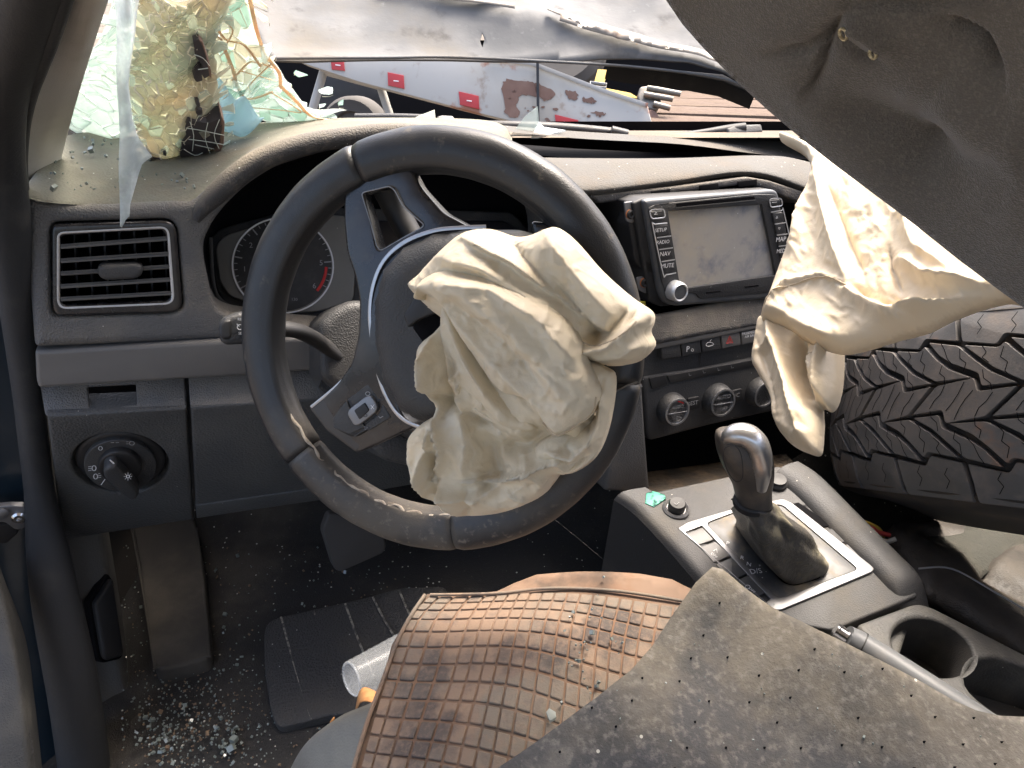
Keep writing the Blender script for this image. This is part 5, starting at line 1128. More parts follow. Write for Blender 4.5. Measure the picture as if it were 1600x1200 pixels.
relief('seat_panel', [tuple(p) for p in crs([(1420, 826), (1520, 822), (1700, 820), (1700, 850), (1640, 868), (1560, 880), (1525, 905), (1500, 890), (1470, 850)], 3, True)], PSP.shift(.030), lambda X, Y: .012*np.sin(X/40)*np.sin(Y/25), 8, M('torn_lining', (.055, .055, .046), .85, layers=[((.12, .11, .09), 14, .4, .7, .6, 0)], bumps=[('noise', 200, .002)]), ps, thick=.003)
tube('stitch_line', [PSP.hit(x, y)+PSP.n*.036 for x, y in ((1418, 925), (1470, 925), (1540, 965), (1620, 1012), (1720, 1060))], .0012, m_dim, ps, seg=5)
wr = thing('wiring_bundle', 'loose coloured wires and foam scraps between console and tyre', 'wires', W(1370, 830, .75))
for k, (c, pts) in enumerate((((.5, .35, .05), [(1345, 815), (1358, 819), (1372, 826), (1380, 838)]), ((.5, .06, .05), [(1350, 820), (1364, 826), (1374, 832), (1390, 836)]), ((.05, .08, .25), [(1330, 812), (1345, 816), (1356, 830), (1362, 850)]), ((.45, .42, .35), [(1366, 838), (1385, 846), (1400, 842)]), ((.02, .02, .02), [(1340, 830), (1370, 850), (1385, 870)]))):
    tube('wire', [W(x, y, .76-k*.006) for x, y in pts], .0032 if k != 4 else .008, M('wire_insulation', c, .5), wr, seg=8)
# ------------------------------------------------------------------ bonnet and breaker's yard outside
m_hood = M('weathered_grey_paint', (.085, .087, .088), .6, layers=[((.085, .088, .09), 2.5, .4, .7, .8, 0), ((.15, .135, .11), 3.0, .42, .66, .8, 0), ((.05, .045, .04), 16, .55, .72, .5, 0), ((.24, .24, .235), 40, .6, .8, .4, 0)], bumps=[('noise', 9, .003)], specks=((.12, .09, .06), 30, .1, .1))
bo = thing('bonnet', 'buckled pale grey bonnet raised in front of the empty windscreen opening', 'bonnet', W(760, 100, 1.75))
BO = Pl((420, 92, 1.62), (1000, 108, 1.74), (700, -20, 1.95))
boo = [(300, -80), (375, -10), (398, 50), (412, 80), (424, 92), (470, 94), (600, 91), (700, 90), (800, 93), (860, 97), (940, 101), (1000, 106), (1070, 114), (1130, 124), (1190, 150), (1300, 220), (1400, -80)]
slit = [(753, 57), (757, 63), (754, 72), (750, 65)]
def boh(X, Y):
    return folds(X, Y, [([(560, -60), (640, -4), (760, 30), (850, 52), (1000, 92), (1160, 132)], .030, 34, 1.6), ([(400, 60), (600, 70), (900, 85)], -.012, 30, 1.8), ([(1000, -40), (1060, 40), (1120, 100)], .02, 40, 1.8)])+.010*np.sin(X/130)*np.cos(Y/40)
relief('bonnet_skin', boo, BO, boh, 9, m_hood, bo, thick=.004, holes=(slit,))
slab('slit_black_backing', [[(742, 46), (768, 46), (768, 73), (742, 73)]], BO, -.03, -.025, m_void, bo, bev=0)  # black plate added behind the slit to make it read dark
m_peel = M('peeling_lacquer', (.19, .17, .14), .5, layers=[((.14, .09, .06), 20, .5, .7, .7, 0)])
rp = np.random.default_rng(4)
for pts, wd in (([(590, -8), (650, 8), (700, 18), (745, 27), (790, 26)], .006), ([(640, 4), (700, 24), (760, 36), (800, 44)], .004), ([(850, 48), (900, 68), (960, 86), (1020, 100), (1090, 112), (1145, 126)], .008), ([(870, 62), (940, 82), (1010, 98), (1060, 106)], .005), ([(690, 8), (740, 18), (785, 22)], .003)):
    o_ = [(x, y-wd*600+rp.uniform(-1, 1)) for x, y in pts]+[(x+rp.uniform(-3, 3), y+wd*500+rp.uniform(-1, 1)) for x, y in pts[::-1]]
    relief('lacquer_strip', o_, BO, lambda X, Y: boh(X, Y)+.016, 5, m_peel, bo, thick=.001)
tube('bonnet_edge', [BO.hit(x, y+1)+BO.n*.004 for x, y in ((424, 93), (600, 92), (700, 91), (860, 98), (1000, 107), (1130, 125), (1190, 151))], .003, m_hood, bo, seg=8)
slab('bonnet_underside', [[(950, 100), (1000, 103), (1130, 116), (1180, 142), (1180, 148), (1130, 128), (1060, 115), (985, 107)]], BO.shift(-.12), -.04, 0, m_black, bo, bev=.003)
# vehicle carrier / trailer behind
tr = thing('flatbed_trailer', 'grey flatbed trailer beam with red reflectors, rust patches and brown plank deck', 'trailer', W(850, 190, 4.2))
TP = Pl((560, 100, 4.4), (1200, 220, 4.0), (700, 180, 4.25))
m_tr = M('trailer_grey_paint', (.38, .375, .35), .7, layers=[((.30, .27, .215), 1.6, .4, .7, .6, 0), ((.28, .12, .07), 2.6, .58, .64, .9, 0), ((.2, .14, .1), 9, .6, .75, .6, 0)])
slab('side_beam', [[(470, 84), (560, 90), (700, 92), (830, 98), (940, 140), (1012, 165), (1018, 190), (1016, 262), (1000, 262), (860, 205), (720, 170), (560, 128), (470, 98)]], TP, -.12, 0, m_tr, tr, bev=.006)
line('beam_flange', [(760, 92), (830, 99), (940, 141), (1012, 165)], TP, .025, m_tr, tr, h=.01)
m_refl = M('red_reflector', (.36, .03, .03), .35); m_rust = M('rust_patch', (.15, .09, .07), .9, layers=[((.22, .15, .12), 9, .4, .7, .6, 0)])
for q in ([(517, 92), (537, 93), (539, 111), (519, 109)], [(606, 113), (631, 118), (632, 139), (607, 134)], [(717, 143), (748, 150), (749, 171), (719, 164)], [(867, 179), (904, 188), (900, 198), (869, 196)]):
    r_ = slab('reflector', [q], TP, 0, .008, m_refl, tr, bev=.002); c_ = np.mean(q, 0); line('mark', [(c_[0]-4, c_[1]), (c_[0]+4, c_[1]+1)], TP.shift(.009), .006, m_mark, r_)
for q in ([(787, 128), (812, 126), (835, 131), (842, 150), (815, 148), (808, 162), (812, 178), (800, 184), (788, 170)], [(838, 130), (866, 145), (858, 156), (842, 150)], [(884, 141), (903, 146), (898, 156), (888, 153)], [(910, 152), (931, 156), (926, 162), (914, 159)], [(924, 174), (946, 177), (938, 182)]):
    P_ = crs(q, 7, True); P_ = [tuple(np.array(p)+rp.uniform(-1.9, 1.9, 2)) for p in P_]; slab('rust_patch', [P_], TP, -.002, .004, m_rust, tr, bev=0)
for _ in range(26):
    cx, cy = rp.uniform(780, 985), 0; cy = 128+(cx-780)*.27+rp.uniform(0, 42); r0 = rp.uniform(1., 3.6)
    slab('rust_patch', [[(cx+r0*rp.uniform(.5, 1.6)*math.cos(t), cy+r0*rp.uniform(.4, 1.1)*math.sin(t)) for t in np.linspace(0, 5.6, 9)]], TP, -.002, .004, m_rust, tr, bev=0)
line('post', [(841, 98), (842, 200)], TP, .016, m_black, tr, h=.03)
m_plank = M('weathered_plank', (.085, .055, .038), .85, layers=[((.13, .10, .07), 3, .4, .7, .6, 0, (1, 6, 1)), ((.04, .025, .018), 14, .5, .7, .7, 0, (1, 8, 1))], bumps=[('noise', 40, .004)])
DP = Pl((1020, 150, 5.0), (1225, 165, 5.0), (1030, 200, 4.1))
for k in range(6):
    y0 = 143+k*12.5; slab('deck_plank', [[(1008, y0), (1260, y0+4+k*2), (1260, y0+15+k*2), (1008, y0+11.6)]], DP, -.05, .0+rp.uniform(0, .02), m_plank, tr, bev=.004)
slab('chassis', [[(380, 70), (1300, 70), (1300, 330), (380, 330)]], Pl((400, 100, 5.6), (1200, 100, 5.6), (400, 200, 5.5)), -.1, 0, m_void, tr, bev=0)  # near-black sheet added for the darkness under the trailer
TW = Pl((500, 120, 4.55), (600, 130, 4.5), (520, 180, 4.5))
for a, b, w_ in (((506, 110), (484, 185), .05), ((506, 110), (594, 134), .05), ((594, 134), (612, 190), .05)):
    tube('guard_frame', [TW.hit(*a), TW.hit(*b)], w_/2, m_tr, tr, seg=6, n=1)
slab('mud_guard', [[(508, 114), (592, 137), (606, 185), (492, 185)]], TW.shift(-.3), -.02, 0, m_black, tr, bev=.002)
m_tyr = M('old_tyre', (.06, .055, .05), .8)
wc_ = TW.hit(548, 205)-TW.n*.1
lathe('trailer_wheel', wc_-TW.n*.1, TW.n, [(.06, 0), (.17, .0), (.19, .04), (.19, .16), (.17, .2), (.11, .2), (.10, .17), (0, .17)], m_tyr, tr, seg=36)
# load on the deck: dark car tail with wheel and tie-down strap
ld = thing('loaded_car_wheel', 'dark car wheel standing on the trailer deck behind a yellow strap', 'wheel', W(890, 150, 5.0))
LW = Pl((860, 120, 5.1), (960, 130, 5.0), (880, 150, 5.0))
lathe('tyre', LW.hit(872, 92), LW.n, [(.09, 0), (.29, 0), (.31, .05), (.31, .15), (.27, .2), (.20, .2), (.19, .15)], m_tyr, ld, seg=40)
lathe('rim', LW.hit(872, 92)+LW.n*.1, LW.n, [(.19, 0), (.19, .04), (.15, .05), (.1, .02), (0, .05)], m_satin, ld, seg=24)
sp_ = thing('tie_down_strap', 'yellow ratchet strap with a metal buckle on the trailer deck', 'strap', W(940, 140, 4.6))
m_yel = M('yellow_webbing', (.42, .30, .08), .8); SPp = Pl((930, 110, 4.6), (950, 112, 4.6), (930, 140, 4.5))
slab('webbing', [[(934, 108), (951, 109), (942, 136), (927, 134)]], SPp, -.01, 0, m_yel, sp_, bev=.002)
slab('webbing', [[(940, 137), (985, 146), (1000, 155), (960, 150), (938, 144)]], SPp, -.01, .005, m_yel, sp_, bev=.002)
tube('buckle', [SPp.hit(*p)+SPp.n*.01 for p in ((922, 131), (947, 134), (946, 140), (921, 137))], .01, m_satin, sp_, seg=6, n=1, closed=True)
rt = thing('ratchet', 'bare metal ratchet lever and hook standing beside the brown planks', 'ratchet', W(1010, 160, 4.4))
RTp = Pl((1000, 150, 4.4), (1060, 150, 4.4), (1000, 170, 4.35)); m_rt = M('ratchet_steel', (.16, .15, .13), .45, .6, layers=[((.3, .16, .08), 12, .5, .7, .6, 0)])
slab('body', [rnd([(1000, 135), (1015, 133), (1030, 140), (1034, 160), (1026, 172), (1002, 168), (996, 150)], 4)], RTp, -.05, 0, m_rt, rt, bev=.01)
for a, b in (((1010, 140), (1062, 150)), ((1005, 150), (1050, 158)), ((1020, 165), (1046, 172))): tube('lever', [RTp.hit(*a)+RTp.n*.02, RTp.hit(*b)+RTp.n*.02], .016, m_rt, rt, seg=8, n=1)
slab('hub_pipe', [rnd([(985, 172), (1022, 170), (1030, 180), (1026, 215), (990, 212)], 5)], RTp, -.06, .0, m_rust, rt, bev=.01)

# ------------------------------------------------------------------ scuttle, wipers and fragments
def slabw(name, pts, pl, t, mat, par, bev=.002, **k): return slab(name, [pts], pl, -t, 0, mat, par, bev=bev, **k)
wi = thing('wiper', 'black windscreen wiper arm resting along the scuttle above the wheel', 'wiper', W(860, 205, 1.3))
tube('wiper_blade', [W(720, 196, 1.27), W(800, 197, 1.28), W(900, 202, 1.30), W(975, 209, 1.31)], [.006, .008, .008, .006], m_black, wi, seg=10)
tube('wiper_arm', [W(735, 192, 1.29), W(850, 194, 1.30), W(955, 203, 1.31), W(981, 210, 1.31)], .004, m_panel, wi, seg=8)
tube('wiper_cap', [W(955, 205, 1.30), W(980, 211, 1.30)], .009, m_black, wi, seg=8, n=1)
wi2 = thing('wiper', 'short black wiper arm end lying at the left of the scuttle', 'wiper', W(650, 185, 1.3))
tube('wiper_arm', [W(555, 183, 1.28), W(620, 183, 1.28), W(680, 185, 1.28)], .006, m_panel, wi2, seg=8)
slab('arm_cover', [rnd([(682, 182), (690, 179), (707, 180), (711, 185), (710, 193), (690, 193)], 2)], Pl((682, 182, 1.26), (711, 185, 1.26), (690, 193, 1.25)), -.02, 0, m_beam, wi2, bev=.003)
wi3 = thing('wiper', 'black wiper pivot and torn rubber near the passenger airbag', 'wiper', W(1150, 205, 1.35))
tube('wiper_arm', [W(1010, 212, 1.33), W(1080, 210, 1.34), W(1140, 203, 1.35), W(1165, 200, 1.35)], [.004, .006, .009, .009], m_black, wi3, seg=10)
slab('pivot_cover', [rnd([(1135, 200), (1150, 194), (1190, 193), (1193, 206), (1140, 212)], 3)], Pl((1135, 200, 1.34), (1193, 200, 1.35), (1140, 212, 1.33)), -.03, 0, m_panel, wi3, bev=.004)
scu = thing('scuttle', 'dirty brown scuttle panel between the dashboard and the bonnet', 'car body', W(800, 205, 1.4))
m_scu = M('dirty_scuttle', (.10, .08, .06), .85, layers=[((.25, .19, .13), 8, .4, .7, .6, 0)], bumps=[('noise', 60, .003)])
grid_mesh('scuttle_panel', [[W(x, y, Y) for x in (90, 400, 700, 1000, 1300, 1600)] for y, Y in ((215, 1.24), (205, 1.36), (204, 1.55))], m_scu, scu)
grid_mesh('engine_bay_shadow', [[np.array([x, Yy, z_]) for x in (-.9, 1.2)] for Yy, z_ in ((1.55, 1.26), (1.60, .9), (1.62, .3))], m_void, scu, smooth=0)  # near-black sheet standing for the engine bay's shadow
m_film = M('torn_film', (.60, .66, .68), .18, layers=[((.85, .88, .88), 30, .5, .62, .8, 0, (1, 1, .25))], transl=.35, trans=(.65, (.97, .99, 1), 22, .45))
m_gl = M('green_glass', (.55, .65, .62), .10, layers=[((.72, .82, .76), 30, .4, .65, .7, 0)], transl=.5, trans=(.5, (.96, .985, .978)))
m_glb = M('stained_laminate', (.66, .62, .52), .22, layers=[((.52, .60, .55), 9, .44, .62, .8, 0), ((.60, .46, .32), 14, .55, .7, .5, 0)], transl=.55, trans=(.28, (.98, .97, .92)), bumps=[('noise', 60, .003)])
for nm, pts, lab, mt, pl_ in (('glass_fragment', [(633, 192), (655, 180), (679, 171), (681, 190), (676, 194)], 'small cream coloured triangular fragment standing on the dash edge', m_glb, Pl((633, 192, 1.20), (680, 192, 1.20), (679, 171, 1.22))),
                              ('glass_fragment', [(797, 212), (820, 182), (840, 166), (842, 190), (846, 207), (830, 214)], 'upright pale green pointed glass fragment near the wiper', m_gl, Pl((797, 212, 1.17), (846, 207, 1.17), (840, 166, 1.18))),
                              ('film_fragment', [(842, 190), (850, 198), (884, 203), (862, 209), (840, 214), (830, 214)], 'small flat bluish film scrap lying beside the green fragment', m_film, Pl((842, 190, 1.19), (884, 203, 1.18), (830, 214, 1.15)))):
    tag(slabw(nm, pts, pl_, .003, mt, None, bev=.0008), lab, 'fragment')

# ------------------------------------------------------------------ shattered windscreen hanging at the left
def voro(seeds, bbox, anis=1.0):
    out = []
    for i, s in enumerate(seeds):
        P = [np.array(p, float) for p in ((bbox[0], bbox[1]), (bbox[2], bbox[1]), (bbox[2], bbox[3]), (bbox[0], bbox[3]))]
        o_ = np.argsort(np.hypot(*(seeds-s).T))[1:18]
        for j in o_:
            m = (s+seeds[j])/2; d = seeds[j]-s; Q = []
            for k in range(len(P)):
                a, b = P[k], P[(k+1) % len(P)]; da, db = np.dot(a-m, d), np.dot(b-m, d)
                if da <= 0: Q.append(a)
                if da*db < 0: Q.append(a+(b-a)*da/(da-db))
            P = Q
            if len(P) < 3: break
        if len(P) >= 3: out.append(np.array(P))
    return out
def shatter(par, outline, pl, n, sx, sy, mats, hf, rr, name='glass_shard', t=.0012, gap=.28, crack=None, cw=.0006):
    O = np.array(outline, float); lo, hi_ = O.min(0), O.max(0)
    S_ = []
    while len(S_) < n:
        p = np.array([rr.uniform(lo[0], hi_[0]), rr.uniform(lo[1], hi_[1])])
        if inside(p[None], O)[0]: S_.append(p)
    S_ = np.array(S_); sc_ = np.array([sx, sy])
    for _ in range(2):
        C_ = voro(S_/sc_, (*(lo/sc_-5), *(hi_/sc_+5)))
        if len(C_) == len(S_): S_ = np.array([.5*S_[i]+.5*np.clip(C_[i].mean(0)*sc_, lo, hi_) for i in range(len(S_))])
    C_ = voro(S_/sc_, (*(lo/sc_-1.), *(hi_/sc_+1.)))
    CV, CF = [], []
    for c in C_:
        c = c*sc_; cen = c.mean(0)
        cc = []
        for p in c:       # pull vertices that stray outside back to the outline
            k = 0
            while not inside(p[None], O)[0] and k < 12: p = p+(cen-p)*.1; k += 1
            cc.append(p)
        c = np.array(cc); kk = [i for i in range(len(c)) if np.linalg.norm(c[i]-c[i-1]) > 1.2]; c = c[kk]
        if len(c) < 3 or abs(area(c)) < 6: continue
        if area(c) > 0: c = c[::-1]
        ci = cen+(c-cen)*(1-gap/max(6, np.abs(c-cen).max())); tlt = rr.normal(size=2)*.00012; z0 = rr.uniform(-.0004, .0006)
        h_ = hf(ci[:, 0], ci[:, 1])+z0+(ci-cen)@tlt
        B_ = hits(pl, ci[:, 0], ci[:, 1]); V = np.concatenate([B_+(h_-t)[:, None]*pl.n, B_+h_[:, None]*pl.n]); m = len(c)
        F = [tuple(range(m, 2*m)), tuple(range(m))[::-1]]+[(j, (j+1) % m, m+(j+1) % m, m+j) for j in range(m)]
        add(name, V, F, mats[int(rr.integers(len(mats)))], par, 0)
        if crack:
            for j in range(m):
                if rr.random() < .55: continue
                a, b = c[j], c[(j+1) % m]; e = b-a; L_ = np.linalg.norm(e)
                if L_ < 4: continue
                nn = np.array([-e[1], e[0]])/L_*cw*1400*rr.uniform(.4, 1.5); q_ = np.array([a, b, b+nn*.5, a+nn]); hq = hf(q_[:, 0], q_[:, 1])+.0028
                k0 = len(CV); CV.extend(list(hits(pl, q_[:, 0], q_[:, 1])+hq[:, None]*pl.n)); CF.append((k0, k0+1, k0+2, k0+3))
    if crack and CV: add('crack_glint', CV, CF, crack, par, 0, kind='stuff')
m_glint = M('crack_glint', (.85, .92, .88), .15); m_glintw = M('crack_glint_warm', (.80, .78, .66), .2)
m_gl2 = M('pale_green_glass', (.62, .70, .68), .12, transl=.5, trans=(.5, (.94, .985, .97))); m_gl3 = M('deep_green_glass', (.44, .58, .52), .12, transl=.5, trans=(.4, (.85, .96, .92)))
ws_ = thing('shattered_windscreen', 'shattered green laminated windscreen remnant sagging beside the pillar', 'windscreen', W(300, 200, 1.05))
GW = Pl((110, 212, .97), (480, 188, 1.10), (250, 0, .80)); rr = np.random.default_rng(31)
def gwh(X, Y): return .008*np.sin(X/23+Y/31)+.010*np.sin(X/60)*np.cos(Y/45)
shatter(ws_, [(178, -20), (215, -20), (215, 100), (230, 205), (112, 213), (105, 200), (128, 140)], GW, 58, 2.2, 1, (m_gl, m_gl2, m_gl2), gwh, rr, crack=m_glint)
shatter(ws_, [(300, -20), (385, -20), (400, 50), (425, 92), (436, 118), (425, 140), (380, 150), (330, 120)], GW, 60, 1, 1, (m_gl, m_gl2, m_glb, m_glb, m_gl3), gwh, rr, crack=m_glintw, cw=.0008)
shatter(ws_, [(330, 120), (380, 148), (436, 128), (470, 165), (500, 182), (548, 186), (470, 195), (330, 205)], GW, 60, 2.2, 1, (m_gl, m_gl2, m_gl3), gwh, rr, crack=m_glint)
m_amber = M('amber_interlayer', (.78, .55, .36), .3, layers=[((.82, .74, .56), 40, .4, .7, .7, 0)], transl=.3)
for pts, w_ in (([(388, -10), (402, 50), (418, 84), (434, 105), (436, 125)], .004), ([(436, 125), (462, 152), (480, 170), (500, 180), (550, 186)], .005), ([(345, 60), (360, 95), (370, 130), (385, 145), (425, 138)], .004), ([(330, 20), (350, 55), (380, 62), (405, 95)], .003), ([(360, 115), (385, 88), (400, 92), (425, 100)], .003), ([(425, 92), (395, 120), (375, 145)], .0025), ([(372, 100), (430, 118)], .002), ([(318, -5), (330, 40), (345, 55)], .003), ([(340, 15), (362, 40), (352, 60)], .002), ([(420, 138), (470, 170), (440, 165), (390, 160)], .002)):
    tube('interlayer_strand', [GW.hit(*p)+GW.n*(.006+.002*math.sin(p[0])) for p in pts], w_*.55, m_amber, ws_, seg=5, n=4, asp=.6)
m_sheet = M('interlayer_sheet', (.64, .67, .63), .3, transl=.5, trans=(.45, (.95, .985, .96)), bumps=[('noise', 40, .004)])
m_sheetb = M('stained_interlayer', (.62, .56, .44), .35, layers=[((.5, .6, .5), 8, .45, .65, .7, 0)], transl=.5, trans=(.25, (.98, .96, .88)), bumps=[('noise', 40, .004)])
relief('interlayer', [(178, -20), (230, -20), (225, 100), (236, 206), (112, 213), (105, 200), (128, 140)], GW, lambda X, Y: gwh(X, Y)-.004, 10, m_sheet, ws_, thick=.0006)
relief('interlayer', [(300, -20), (383, -20), (398, 50), (422, 92), (434, 118), (450, 146), (480, 172), (545, 187), (470, 196), (330, 206), (325, 120)], GW, lambda X, Y: gwh(X, Y)-.004, 10, m_sheet, ws_, thick=.0006)
fg = thing('windscreen_flap', 'stained beige laminated glass flap with torn black sensor patch hanging over the dash', 'windscreen', W(285, 270, .86))
GF = Pl((215, 180, .86), (340, 180, .90), (280, 0, .76))
def gfh(X, Y): return .012*np.cos((X-275)/45)+.004*np.sin(X/13+Y/17)
fo = [(216, -15), (378, -15), (352, 40), (335, 80), (338, 120), (346, 170), (345, 205), (335, 235), (314, 252), (296, 274), (268, 276), (252, 262), (243, 247), (222, 228), (210, 190), (203, 150), (202, 110), (208, 60)]
shatter(fg, fo, GF, 250, 1.1, 1, (m_glb, m_glb, m_glb, m_glb, m_glb, m_gl2), gfh, rr, crack=m_glintw, cw=.0009)
relief('interlayer', fo, GF, lambda X, Y: gfh(X, Y)-.004, 9, m_sheetb, fg, thick=.0006)
m_frit = M('black_frit', (.055, .05, .058), .6); m_frit2 = M('brown_frit', (.24, .15, .12), .6)
for q, mt in (([(297, 40), (305, 36), (311, 44), (319, 70), (323, 95), (314, 100), (308, 92), (312, 80), (300, 65)], m_frit), ([(301, 88), (309, 86), (312, 104), (303, 106), (297, 98)], m_frit), ([(301, 140), (307, 138), (309, 144), (303, 145)], m_frit), ([(304, 150), (311, 149), (312, 158), (305, 160), (301, 155)], m_frit),
              ([(290, 165), (320, 172), (341, 163), (343, 180), (338, 205), (320, 218), (300, 230), (280, 232), (277, 222), (280, 200), (287, 192), (285, 178)], m_frit), ([(228, 225), (238, 235), (246, 230), (252, 248), (240, 250), (232, 242)], m_frit), ([(252, 217), (256, 219), (255, 224), (251, 222)], m_frit),
              ([(341, 160), (346, 170), (346, 205), (335, 235), (316, 248), (312, 240), (330, 222), (340, 200), (338, 178)], m_frit2), ([(285, 258), (300, 248), (330, 240), (312, 256), (292, 272), (286, 270)], m_frit2), ([(306, 37), (312, 42), (325, 85), (326, 100), (321, 96), (317, 70)], m_frit2)):
    slab('frit_patch', [rnd([tuple(np.array(p)+rr.uniform(-.8, .8, 2)) for p in q], 1.5, 2)], GF, -.002, .0018, mt, fg, bev=.0004, hf=lambda u, v: .0145+0*u)
for pts in ([(286, 178), (310, 182), (345, 190)], [(290, 196), (318, 200), (344, 205)], [(292, 168), (298, 190), (296, 215)], [(320, 170), (316, 195), (325, 222)], [(300, 205), (330, 212)], [(298, 60), (312, 66), (322, 78)], [(304, 84), (320, 82)], [(283, 212), (300, 222), (312, 218)], [(338, 165), (330, 190), (338, 212)]):
    tube('crack_line', [GF.hit(*p)+GF.n*.0172 for p in pts], .00045, m_glint, fg, seg=4, n=3)
slab('glass_shard', [[(296, 238), (306, 233), (318, 222), (316, 232), (322, 240), (300, 243)]], GF, .015, .0172, m_gl2, fg, bev=.0003)
slab('glass_shard', [[(306, 186), (318, 182), (324, 190), (314, 197)]], GF, .015, .0172, m_glb, fg, bev=.0003)
V, F = [], []
for i in range(14):
    for j in range(22):
        x, y = 288+i*1.9, 68+j*1.9
        if not (((x-298)/10)**2+((y-86)/18)**2 < 1 or ((x-291)/5)**2+((y-146)/12)**2 < 1): continue
        c = GF.hit(x, y)+GF.n*.0165; k0 = len(V); V += [c+GF.u*.0004*a+GF.v*.0004*b for a, b in ((-1, -1), (1, -1), (1, 1), (-1, 1))]; F.append((k0, k0+1, k0+2, k0+3))
for i in range(9):
    for j in range(9):
        c = GF.hit(268+i*1.6, 182+j*1.6)+GF.n*.0165; k0 = len(V); V += [c+GF.u*.0003*a+GF.v*.0003*b for a, b in ((-1, -1), (1, -1), (1, 1), (-1, 1))]; F.append((k0, k0+1, k0+2, k0+3))
add('frit_dots', V, F, m_frit, fg, 0, kind='stuff')
fs = thing('plastic_film_strip', 'long cloudy bluish plastic film strip dangling down to the air vent', 'film', W(195, 350, .76))
FSp = Pl((183, 0, .70), (220, 0, .71), (190, 345, .715))
relief('film_sheet', [(178, -30), (232, -30), (215, 30), (206, 80), (200, 130), (204, 180), (216, 215), (238, 246), (225, 262), (215, 290), (203, 318), (201, 335), (195, 340), (189, 352), (186, 350), (187, 300), (184, 200), (182, 100)], FSp, lambda X, Y: .010*np.sin((X-180)/9)*np.clip((360-Y)/300, 0, 1)+.004*np.sin(Y/25), 5, m_film, fs, thick=.0005)
relief('film_sheet', [(335, 120), (350, 135), (368, 150), (385, 158), (402, 175), (415, 190), (400, 200), (375, 208), (350, 212), (345, 190), (342, 160)], GF.shift(-.02), lambda X, Y: .006*np.sin(X/9+Y/13), 5, M('blue_film', (.55, .74, .84), .2, transl=.35, trans=(.35, (.85, .95, 1))), fs, thick=.0005)

# ------------------------------------------------------------------ rest of the cab: bulkhead, far side, roof
cbn = thing('cab_shell', 'dark bulkhead, far door side and unseen roof added for shade, enclosing the cab', 'car body', (0, 1.2, .7))
m_in = M('cab_lining', (.55, .52, .47), .9); m_bulk = M('dark_bulkhead', (.012, .012, .012), .9, layers=[((.05, .045, .04), 9, .5, .8, .5, 0)])  # lining kept pale so unseen roof and rear wall bounce light
def quad(name, pts, mat, t=.02):
    P = [np.array(p, float) for p in pts]; n = np.cross(P[1]-P[0], P[3]-P[0]); n /= np.linalg.norm(n)
    V = P+[p-n*t for p in P]; return add(name, V, [(0, 1, 2, 3), (7, 6, 5, 4), (0, 4, 5, 1), (1, 5, 6, 2), (2, 6, 7, 3), (3, 7, 4, 0)], mat, cbn, 0)
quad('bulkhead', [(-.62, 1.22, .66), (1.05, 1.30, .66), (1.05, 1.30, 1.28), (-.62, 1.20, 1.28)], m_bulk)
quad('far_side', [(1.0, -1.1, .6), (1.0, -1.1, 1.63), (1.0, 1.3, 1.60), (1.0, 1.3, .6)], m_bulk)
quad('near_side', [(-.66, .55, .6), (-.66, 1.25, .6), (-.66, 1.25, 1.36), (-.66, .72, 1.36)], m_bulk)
quad('rear_wall', [(-.66, -1.1, .5), (1.0, -1.1, .5), (1.0, -1.1, 1.45), (-.66, -1.1, 1.45)], m_in)
quad('unseen_shade_roof', [(-.62, -1.1, 1.95), (1.0, -1.1, 1.95), (1.0, .82, 1.95), (-.56, .80, 1.95)], m_in)  # out of view, added to shade the cab; front edge pulled forward
quad('far_pillar', [(.98, .80, 1.95), (1.0, .86, 1.95), (1.0, 1.22, 1.40), (.98, 1.12, 1.40)], m_in)
quad('hidden_light_blocker', [(-.64, 1.03, 1.30), (1.0, 1.22, 1.28), (1.0, 1.36, 1.24), (-.64, 1.32, 1.24)], m_bulk, .01)  # hidden sheet added to stop sun leaking behind the dash into the footwell
quad('passenger_dash', [(.62, 1.10, .95), (1.0, 1.05, .95), (1.0, 1.12, 1.36), (.62, 1.18, 1.36)], m_pad, .12)
gs = tag(slabw('paper_scrap', [(1010, 770), (1020, 767), (1038, 772), (1041, 778), (1022, 792), (1008, 786)], GP.shift(.004), .003, M('green_scrap', (.02, .26, .17), .5, layers=[((.01, .03, .03), 90, .5, .6, .9, 0)]), None, bev=.0005), 'crumpled green scrap beside the round starter button', 'scrap')

# ------------------------------------------------------------------ glass crumbs
m_crumb = M('glass_crumb', (.22, .25, .23), .12, transl=.2, spec=.8)
def crumbs(name, label, fn, n, s0, s1, rr, mat=m_crumb, par=None):
    V, F = [], []
    for _ in range(n):
        p, nrm = fn(rr)
        s = rr.uniform(s0, s1)*(1 if rr.random() < .9 else 2); k0 = len(V)
        Q = rr.normal(size=(3, 3)); Q, _ = np.linalg.qr(Q); dims = rr.uniform(.35, 1, 3)
        for i in (-1, 1):
            for j in (-1, 1):
                for l in (-1, 1): V.append(p+nrm*s*.5+Q@(np.array([i, j, l])*dims*s*.5))
        F += [tuple(k0+x for x in f) for f in ((0, 1, 3, 2), (4, 6, 7, 5), (0, 4, 5, 1), (2, 3, 7, 6), (0, 2, 6, 4), (1, 5, 7, 3))]
    o = add(name, V, F, mat, par, 0); tag(o, label, 'debris' if 'dirt' in name else 'glass crumbs', kind='stuff'); return o
def onfloor(rr):
    while True:
        if rr.random() < .55: x, y = rr.normal(290, 60), rr.normal(1130, 60)
        else: x, y = rr.uniform(190, 640), rr.uniform(850, 1200)
        if 190 < x < 640 and 840 < y < 1210: break
    r = ray(x, y); t = (FZ+.006-CH)/r[2]; return CAMP+r*t, np.array([0, 0, 1.])
crumbs('glass_crumbs', 'pale broken glass crumbs scattered over the black footwell carpet', onfloor, 760, .0009, .0034, np.random.default_rng(2))
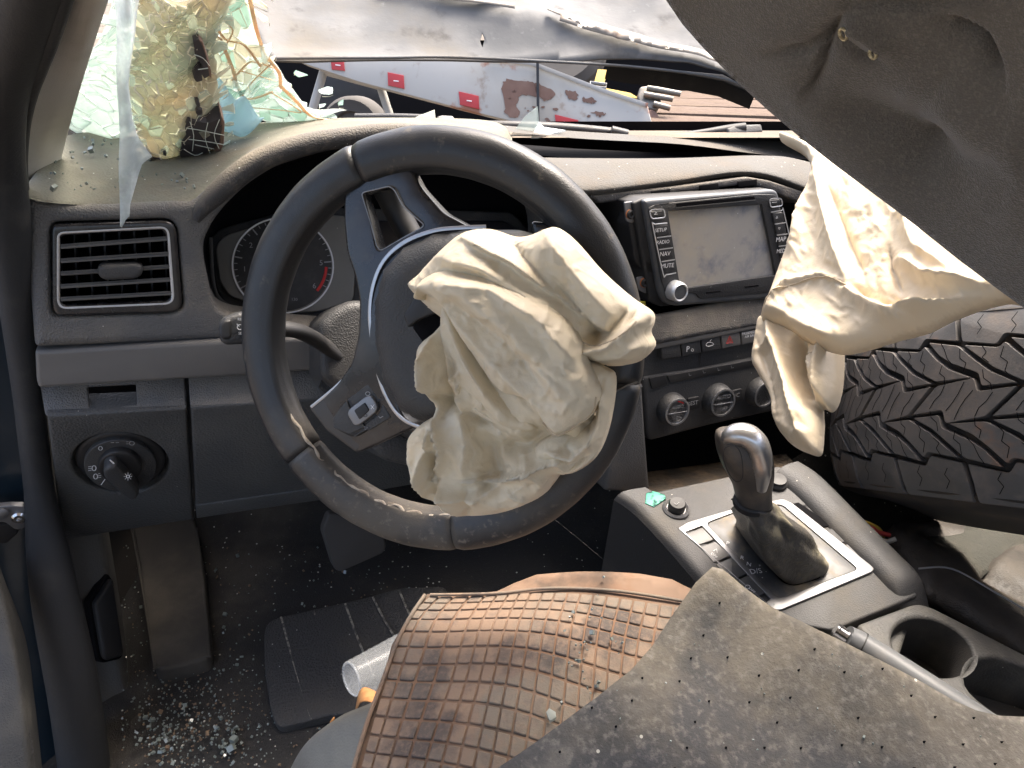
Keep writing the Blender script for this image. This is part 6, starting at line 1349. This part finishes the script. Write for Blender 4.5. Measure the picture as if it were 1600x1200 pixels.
def onfloor2(rr):
    x, y = rr.normal(*((250, 14) if rr.random() < .5 else (358, 12))), rr.normal(1158, 16)
    r = ray(x, y); t = (FZ+.010-CH)/r[2]; return CAMP+r*t, np.array([0, 0, 1.])
crumbs('glass_crumbs', 'heaps of larger glass crumbs at the foot of the sill trim', onfloor2, 70, .002, .005, np.random.default_rng(3))
def onmat(rr):
    x, y = rr.normal(925, 35), rr.normal(1030, 45); return BM.hit(x, y)+BM.n*(.004+float(bmh(np.array([x]), np.array([y]))[0])), BM.n
crumbs('glass_crumbs', 'few glass crumbs on the brown grid mat', onmat, 34, .0015, .004, np.random.default_rng(5))
def onmat2(rr):
    while True:
        x, y = rr.uniform(900, 1600), rr.uniform(960, 1200)
        if inside(np.array([[x, y]]), np.array(dm_o))[0]: break
    return DM.hit(x, y)+DM.n*(.0155+float(dmh(np.array([x]), np.array([y]))[0])), DM.n
crumbs('glass_crumbs', 'sparse tiny glass flecks on the dark upturned mat', onmat2, 34, .0008, .0018, np.random.default_rng(6))
def oncup(rr):
    x, y = rr.normal(1448, 22), rr.normal(1038, 8); return RC.hit(x, y)-RC.n*.052, RC.n
crumbs('glass_crumbs', 'white glass dust at the bottom of the round cup holder', oncup, 160, .001, .003, np.random.default_rng(8))
m_flake = M('dirt_flake', (.16, .11, .07), .9)
crumbs('dirt_flakes', 'tan dirt flakes and leaf bits strewn over the footwell carpet', onfloor, 420, .001, .0035, np.random.default_rng(41), m_flake)
dtp = Pl((60, 300, .745), (300, 300, .81), (250, 210, 1.02))
def ondash(rr):
    x, y = rr.uniform(80, 330), rr.uniform(222, 305); return dtp.hit(x, y)+dtp.n*.004, dtp.n
crumbs('glass_crumbs', 'glass crumbs sprinkled on the dusty left dash top', ondash, 70, .0015, .004, np.random.default_rng(12))
frg = BM.hit(861, 1118)+BM.n*.006
q_ = slabw('glass_shard', [(853, 1112), (858, 1106), (868, 1112), (869, 1120), (859, 1127)], BM.shift(.009), .003, m_gl2, None, bev=.0006); tag(q_, 'single square glass chip lying on the brown grid mat', 'glass chip')
